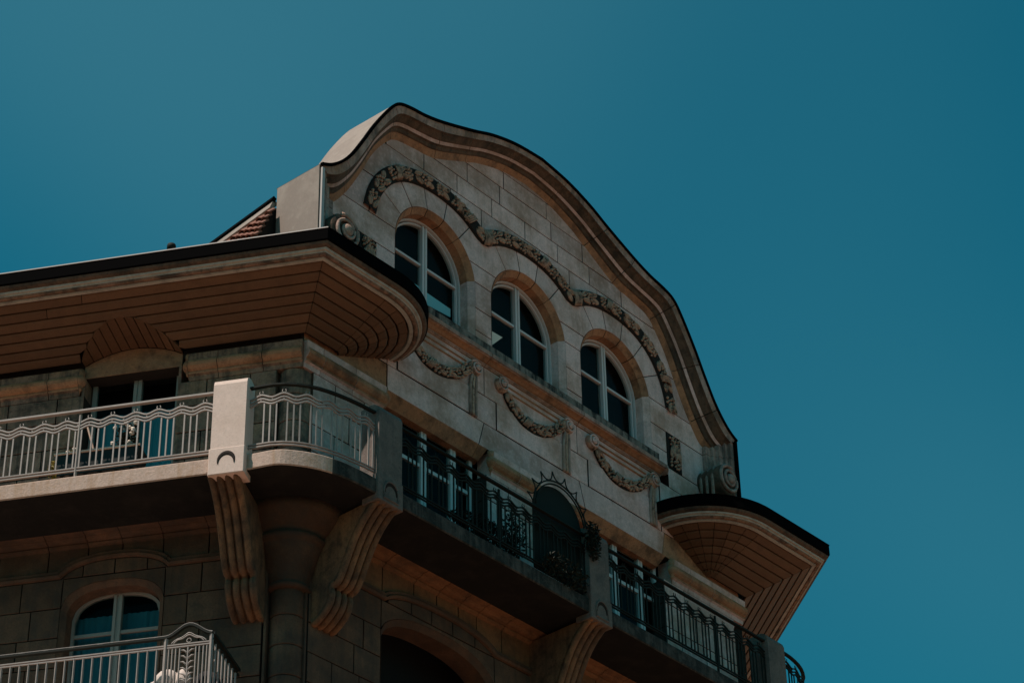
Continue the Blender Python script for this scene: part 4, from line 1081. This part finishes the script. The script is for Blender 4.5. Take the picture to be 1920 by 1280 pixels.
# ---- railings
def arclen(pts):
    s = [0]
    for a, b in zip(pts, pts[1:]): s.append(s[-1] + (b - a).length)
    return s
def along(pts, s, S=None):
    S = S or arclen(pts)
    s = max(0, min(S[-1], s))
    for i in range(len(pts) - 1):
        if s <= S[i + 1] + 1e-9:
            t = (s - S[i]) / max(1e-9, S[i + 1] - S[i]); return pts[i].lerp(pts[i + 1], t), (pts[i + 1] - pts[i]).normalized()
    return pts[-1], (pts[-1] - pts[-2]).normalized()
ZR = 15.18
PER = .238
def railing(plan, m, mtop, zr=ZR, posts=()):
    S = arclen(plan); Lr = S[-1]
    rl = empty('balcony_railing', plan[0] + Vector((0, 0, 14.4)), BL)
    def line(zf, s0=0, s1=None, st=.03, off=0):
        return [along(plan, s, S)[0] + Vector((0, 0, zf(s))) for s in frange(s0, s1 if s1 is not None else Lr, st)]
    mb = MB(); mb.tube(line(lambda s: zr, st=.12), 0, sq=(.022, .010)); mb.build('handrail', mtop, rl)
    nper = max(1, round(Lr / PER)); per = Lr / nper
    wz = [zr - .125, zr - .168, zr - .205]
    for k_, z in enumerate(wz):
        mb = MB(); mb.tube(line(lambda s: z + .020 * math.cos(2 * math.pi * (s / per - .5)), st=per / 8), 0, sq=(.010, .0075)); mb.build('wavy_bar', m, rl)
    for z in (zr - .68, zr - .712):
        mb = MB(); mb.tube(line(lambda s: z, st=.12), 0, sq=(.010, .006)); mb.build('bottom_bar', m, rl)
    base = None; ring0 = None
    for i in range(nper):
        for ph in (.66, .93, 1.20):
            s = (i + ph) * per
            if s > Lr - .01: continue
            p, d = along(plan, s, S); nn = Vector((-d.y, d.x, 0))
            if base is None or True:
                mb = MB(); zt = wz[2] + .020 * math.cos(2 * math.pi * (s / per - .5)) - .004
                a, b_ = d * .0075, nn * .006
                mb.hexa([p + q + Vector((0, 0, z)) for z in (zr - .678, zt) for q in (-a - b_, a - b_, a + b_, -a + b_)]); mb.build('baluster', m, rl)
        s = (i + .5) * per; p, d = along(plan, s, S)
        mb = MB(); r = .020; cc = p + Vector((0, 0, zr - .078)); mb.tube([cc + d * r * math.cos(a) + Vector((0, 0, r * math.sin(a))) for a in [R_(125) + R_(290) * q / 12 for q in range(13)]], .0055, 5); mb.build('ring_ornament', m, rl, True)
        mb = MB(); mb.ball(p + Vector((0, 0, (wz[1] + wz[2]) / 2 + .02)), .010, .010, .010, d, Vector((0, 0, 1)), d.cross(Vector((0, 0, 1))), 6, 4)
        p2, _ = along(plan, i * per, S); mb.ball(p2 + Vector((0, 0, (wz[0] + wz[1]) / 2 - .02)), .010, .010, .010, d, Vector((0, 0, 1)), d.cross(Vector((0, 0, 1))), 6, 4); mb.build('rivet_pair', m, rl)
    for s in posts:
        p, d = along(plan, s, S); mb = MB(); mb.tube([p + Vector((0, 0, 14.38)), p + Vector((0, 0, zr - .05))], 0, sq=(.012, .010)); mb.build('post', m, rl)
    return rl
rin = spath(-.05)
LP = [P('L', 3.8, .935, 0), P('L', .61, .935, 0)]
railing(LP, M['rail'], M['rail'], posts=(3.8 - 2.06,))
iA = next(i for i, p in enumerate(rin) if i > 1)
cp = [p for p in rin[1:] if (p - C0).dot(uR) < .23 and (p - C0).dot(uL) < .26]
cp = [P('L', .255, .93, 0)] + cp + [P('R', .22, .845, 0)]
cp2 = [Vector(p) for p in catmull([tuple(p) for p in [P('L', .255, .93, 0), P('R', -.83, .46, 0), P('R', -.68, .62, 0), P('R', -.5, .725, 0), P('R', -.28, .79, 0), P('R', -.02, .83, 0), P('R', .22, .845, 0)]], 5)]
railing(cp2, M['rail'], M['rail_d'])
railing([P('R', .58, .845, 0), P('R', 3.65, .845, 0)], M['rail_d'], M['rail_d'], posts=(1.6,))  # front rails in near-black iron: their shade is put into the colour
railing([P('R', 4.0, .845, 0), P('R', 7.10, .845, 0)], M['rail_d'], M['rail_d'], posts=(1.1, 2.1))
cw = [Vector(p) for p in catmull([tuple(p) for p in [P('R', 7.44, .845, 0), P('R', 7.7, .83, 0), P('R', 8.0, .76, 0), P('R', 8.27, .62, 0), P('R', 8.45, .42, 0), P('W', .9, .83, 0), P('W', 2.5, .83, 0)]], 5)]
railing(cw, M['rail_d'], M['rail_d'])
# crested iron screen on the front railing
CRS = empty('crested_screen', P('R', 3.23, .8, 14.45), BL)
cc_, rr_ = (3.235, 15.20), .42
pl = [(cc_[0] - rr_, 14.46), (cc_[0] + rr_, 14.46)] + [(cc_[0] + rr_ * math.cos(R_(a)), cc_[1] + rr_ * math.sin(R_(a))) for a in range(0, 181, 9)]
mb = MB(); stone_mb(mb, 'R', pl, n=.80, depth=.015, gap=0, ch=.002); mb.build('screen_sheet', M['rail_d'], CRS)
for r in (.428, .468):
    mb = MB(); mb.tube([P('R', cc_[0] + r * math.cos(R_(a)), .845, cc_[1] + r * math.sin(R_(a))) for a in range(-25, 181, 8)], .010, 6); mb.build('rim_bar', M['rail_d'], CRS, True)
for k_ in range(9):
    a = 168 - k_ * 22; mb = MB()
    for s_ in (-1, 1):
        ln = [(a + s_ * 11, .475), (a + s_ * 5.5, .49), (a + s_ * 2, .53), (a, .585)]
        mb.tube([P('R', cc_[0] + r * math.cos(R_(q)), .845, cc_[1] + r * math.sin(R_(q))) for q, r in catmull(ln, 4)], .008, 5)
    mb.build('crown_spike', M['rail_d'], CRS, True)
# ---- lower balcony with its raised end panel
LB = empty('lower_balcony', P('L', 1, .5, 11.5), BL)
mb = MB(); mb.box('L', .45, 4.8, 0.02, .95, 11.5, 11.68); mb.build('balcony_slab', M['pier'], LB)
nl, zr = .85, 12.50
def lz(u): 
    x = (u - .775) / .235
    return zr + (.115 * (.5 + .5 * math.cos(math.pi * x)) if abs(x) < 1 else 0)
for n_, zz_, m in ((nl, 0, 'rail_d'), (nl + .012, .012, 'rail')):
    mb = MB(); mb.tube([P('L', u, n_, lz(u) + zz_) for u in frange(.54, 4.6, .04)], 0, sq=(.02 if m == 'rail_d' else .008, .012 if m == 'rail_d' else .006)); mb.build('handrail', M[m], LB)
mb = MB(); mb.tube([P('L', .54, nl, zr), P('L', .54, .03, zr)], 0, sq=(.022, .014)); mb.build('handrail', M['rail_d'], LB)
mb = MB(); mb.tube([P('L', .54, nl, zr - .06), P('L', .54, .03, zr - .06)], 0, sq=(.014, .008)); mb.build('second_bar', M['rail_d'], LB)
for z in (zr - .085, zr - .11):
    mb = MB(); mb.tube([P('L', .55, nl, z), P('L', 4.6, nl, z)], 0, sq=(.009, .006)); mb.build('second_bar', M['rail'], LB)
for u in (.55, 1.005):
    mb = MB(); mb.tube([P('L', u, nl, 11.68), P('L', u, nl, zr - .01)], 0, sq=(.014, .014)); mb.build('post', M['rail'], LB)
x = 1.09
while x < 3.6:
    mb = MB(); mb.tube([P('L', x, nl, 11.72), P('L', x, nl, zr - .112)], 0, sq=(.009, .006)); mb.build('baluster', M['rail'], LB); x += .0925
for u in (.59, .625, .665, .70, .86, .90, .935, .97):
    mb = MB(); mb.tube([P('L', u, nl, 11.72), P('L', u, nl, zr - .112)], 0, sq=(.006, .006)); mb.build('baluster', M['rail'], LB)
n_ = nl - .1
while n_ > .05:
    mb = MB(); mb.tube([P('L', .54, n_, 11.72), P('L', .54, n_, zr - .07)], 0, sq=(.007, .007)); mb.build('baluster', M['rail'], LB); n_ -= .105
mb = MB(); mb.tube([P('L', .78, nl, 11.72), P('L', .78, nl, zr - .11)], .009, 6); mb.build('leaf_stem', M['rail'], LB)
for k_ in range(9):
    for s_ in (-1, 1):
        z = zr - .17 - k_ * .062; mb = MB(); mb.tube([P('L', .78 + s_ * a, nl + .004, z + b_) for a, b_ in ((.008, -.03), (.018, .0), (.04, .018), (.068, .022))], [.006, .010, .009, .004], 5); mb.build('iron_leaf', M['rail'], LB, True)
for r in (.0, .022):
    mb = MB(); ln = catmull([(.60 + r, zr - .07), (.64 + r, zr - .035), (.71, zr - .008 - r * .8), (.775, zr + .030 - r), (.84, zr - .008 - r * .8), (.91 - r, zr - .035), (.95 - r, zr - .07)], 4); mb.tube([P('L', u, nl + .002, z) for u, z in ln], .007, 5); mb.build('scroll_bar', M['rail'], LB, True)
mb = MB(); mb.tube([P('L', .775 + .022 * math.cos(a), nl, zr - .05 + .022 * math.sin(a)) for a in [R_(q) for q in range(0, 361, 24)]], .005, 5); mb.build('ring_ornament', M['rail'], LB, True)
# ------------------------------------------------------------------ things on and in the building
def curtain(name, F, u0, u1, n, z0, z1, label, topf=None, cm='curtain'):
    mb = MB(); rs = []; N = int((u1 - u0) / .012)
    for i in range(N + 1):
        u = u0 + (u1 - u0) * i / N; dn = .006 * math.sin(u * 95) + .004 * math.sin(u * 41 + 1)
        zt = min(z1, topf(u)) if topf else z1
        rs.append([P(F, u, n + dn, z0), P(F, u, n + dn, zt), P(F, u, n + dn - .004, zt), P(F, u, n + dn - .004, z0)])
    mb.rings(rs, True, True); o = mb.build(name, M[cm], None); o['label'] = label; o['category'] = 'curtain'; return o
curtain('net_curtain', 'L', 1.45, 2.38, -.33, 14.4, 15.92, 'pale blue net curtain behind the glass of the balcony door under the boarded vault')
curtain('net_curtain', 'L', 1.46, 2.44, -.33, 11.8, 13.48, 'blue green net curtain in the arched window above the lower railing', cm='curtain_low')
# bright cream piece stands for a sunlit patch in the middle arched window
mb = MB(); mb.rings([[P('R', u, n_, z) for u, z in ((3.352, 18.285), (3.349, 18.065), (3.565, 18.295))] for n_ in (-.2175, -.2205)], True, True); o = mb.build('sun_patch_piece', M['sun_patch']); o['label'] = 'small cream triangle standing for a sunlit patch at the lower left of the middle arched window'; o['category'] = 'sun_patch'
# flower trough
tr = empty('flower_trough', P('L', 1.95, .62, 14.47), None, label='long black flower trough on legs behind the left balcony railing', category='planter')
mb = MB(); mb.hexa([P('L', 1.50, .52, 14.56), P('L', 2.34, .52, 14.56), P('L', 2.34, .74, 14.56), P('L', 1.50, .74, 14.56), P('L', 1.47, .50, 14.80), P('L', 2.37, .50, 14.80), P('L', 2.37, .76, 14.80), P('L', 1.47, .76, 14.80)]); mb.build('trough_body', M['box'], tr)
mb = MB(); mb.tube([P('L', 1.46, .77, 14.80), P('L', 2.38, .77, 14.80)], 0, sq=(.012, .008)); mb.build('trough_rim', M['flower'], tr)
for u in (1.56, 1.72, 1.9, 2.05, 2.2, 2.3):
    mb = MB(); mb.tube([P('L', u, .70, 14.385), P('L', u, .70, 14.57)], 0, sq=(.018, .018)); mb.build('leg', M['box'], tr)
mb = MB(); mb.tube([P('L', 1.985, .64, 14.80), P('L', 2.09, .66, 15.16)], .011, 6); o = mb.build('bamboo_cane', M['cane']); o['label'] = 'pinkish bamboo cane leaning out of the black flower trough'; o['category'] = 'cane'
def plant(name, label, cat, F, c, spread, cnt, flowers=0, leafm='leaf', stems=3, size=.03):
    root = empty(name, P(F, c[0], c[1], c[2] - spread[2]), None, label=label, category=cat)
    mb = MB()
    for _ in range(cnt):
        while True:
            a, b_, d = (random.uniform(-1, 1) for _ in range(3))
            if a * a + b_ * b_ + d * d < 1 and random.random() > .25 * abs(a): break
        p = P(F, c[0] + a * spread[0], c[1] + b_ * spread[1], c[2] + d * spread[2])
        t = Vector((random.gauss(0, 1), random.gauss(0, 1), random.gauss(0, .7))).normalized(); s_ = t.cross(Vector((random.gauss(0, 1), random.gauss(0, 1), random.gauss(0, 1)))).normalized(); L_ = size * random.uniform(.6, 1.3)
        up = t.cross(s_) * L_ * .15
        mb.add([p - t * L_, p + s_ * L_ * .4 + up, p + t * L_, p - s_ * L_ * .4 + up, p - up], [(0, 1, 4), (1, 2, 4), (2, 3, 4), (3, 0, 4)])
    mb.build('foliage', M[leafm], root)
    for _ in range(stems):
        x = random.uniform(-.5, .5) * spread[0]; x2 = random.uniform(-.9, .9) * spread[0]; mb = MB(); mb.tube([P(F, c[0] + x * .4, c[1], c[2] - spread[2]), P(F, c[0] + x, c[1], c[2]), P(F, c[0] + x2, c[1], c[2] + spread[2] * .8)], [.007, .005, .003], 5); mb.build('stem', M[leafm], root)
    for _ in range(flowers):
        a, b_, d = random.uniform(-.8, .8), .9, random.uniform(-.85, .9); mb = MB(); cc = P(F, c[0] + a * spread[0], c[1] + b_ * spread[1], c[2] + d * spread[2])
        for q in range(6):
            v = Vector((random.gauss(0, 1), random.gauss(0, 1), random.gauss(0, 1))).normalized() * .012; mb.ball(cc + v, .017, .013, .017, uR, nR, Vector((0, 0, 1)), 6, 4)
        mb.build('blossom', M['flower'], root, True)
    return root
plant('flowering_plant', 'bushy dark plant with white blossoms growing in the black trough', 'plant', 'L', (1.66, .64, 14.98), (.15, .08, .17), 260, 10, size=.028)
plant('flowering_plant', 'small yellowing trailing plant at the left end of the black trough', 'plant', 'L', (2.41, .66, 14.66), (.07, .06, .14), 70, 0, 'leaf_y', 2, .026)
plant('flowering_plant', 'tiny pale sprig on the left end of the trough rim', 'plant', 'L', (2.26, .68, 14.84), (.10, .05, .04), 30, 3, 'leaf_y', 2, .018)
plant('balcony_shrub', 'dark leafy shrub behind the front railing below the first glazed door', 'plant', 'R', (2.15, .66, 14.62), (.62, .12, .22), 900, 0, 'leaf_dark', size=.032)
plant('balcony_shrub', 'low dark shrub in front of the rolled moulding left of the crested screen', 'plant', 'R', (2.62, .66, 14.82), (.22, .12, .30), 420, 0, 'leaf_dark', size=.028)
plant('balcony_shrub', 'straggly dark foliage at the foot of the crested screen', 'plant', 'R', (3.2, .92, 14.52), (.42, .10, .17), 420, 0, 'leaf_dark', size=.03)
plant('climbing_plant', 'dark tangled climber hanging from the crested screen onto the middle pier', 'plant', 'R', (3.70, .93, 15.10), (.12, .07, .26), 420, 0, 'leaf_dark', size=.03)
# cushions behind the lower railing
mb = MB(); mb.ball(P('L', 1.06, .60, 12.16), .13, .10, .13, uL, nL, Vector((0, 0, 1)), 14, 9); mb.ball(P('L', 1.16, .60, 12.06), .12, .10, .12, uL, nL, Vector((0, 0, 1)), 12, 8); o = mb.build('rolled_quilt', M['cloth'], None, True); o['label'] = 'rounded white patterned quilt beside the post of the raised lower railing panel'; o['category'] = 'quilt'
mb = MB(); mb.ball(P('L', .90, .60, 12.14), .085, .08, .14, uL, nL, Vector((0, 0, 1)), 12, 8); o = mb.build('cushion', M['cloth'], None, True); o['label'] = 'white cushion behind the iron leaf panel of the lower railing'; o['category'] = 'cushion'
mb = MB(); mb.ball(P('L', .68, .55, 12.12), .14, .10, .13, uL, nL, Vector((0, 0, 1)), 12, 8); o = mb.build('cushion', M['cloth_d'], None, True); o['label'] = 'black cushion behind the right balusters of the iron leaf panel'; o['category'] = 'cushion'
print('objects', COUNT[0])
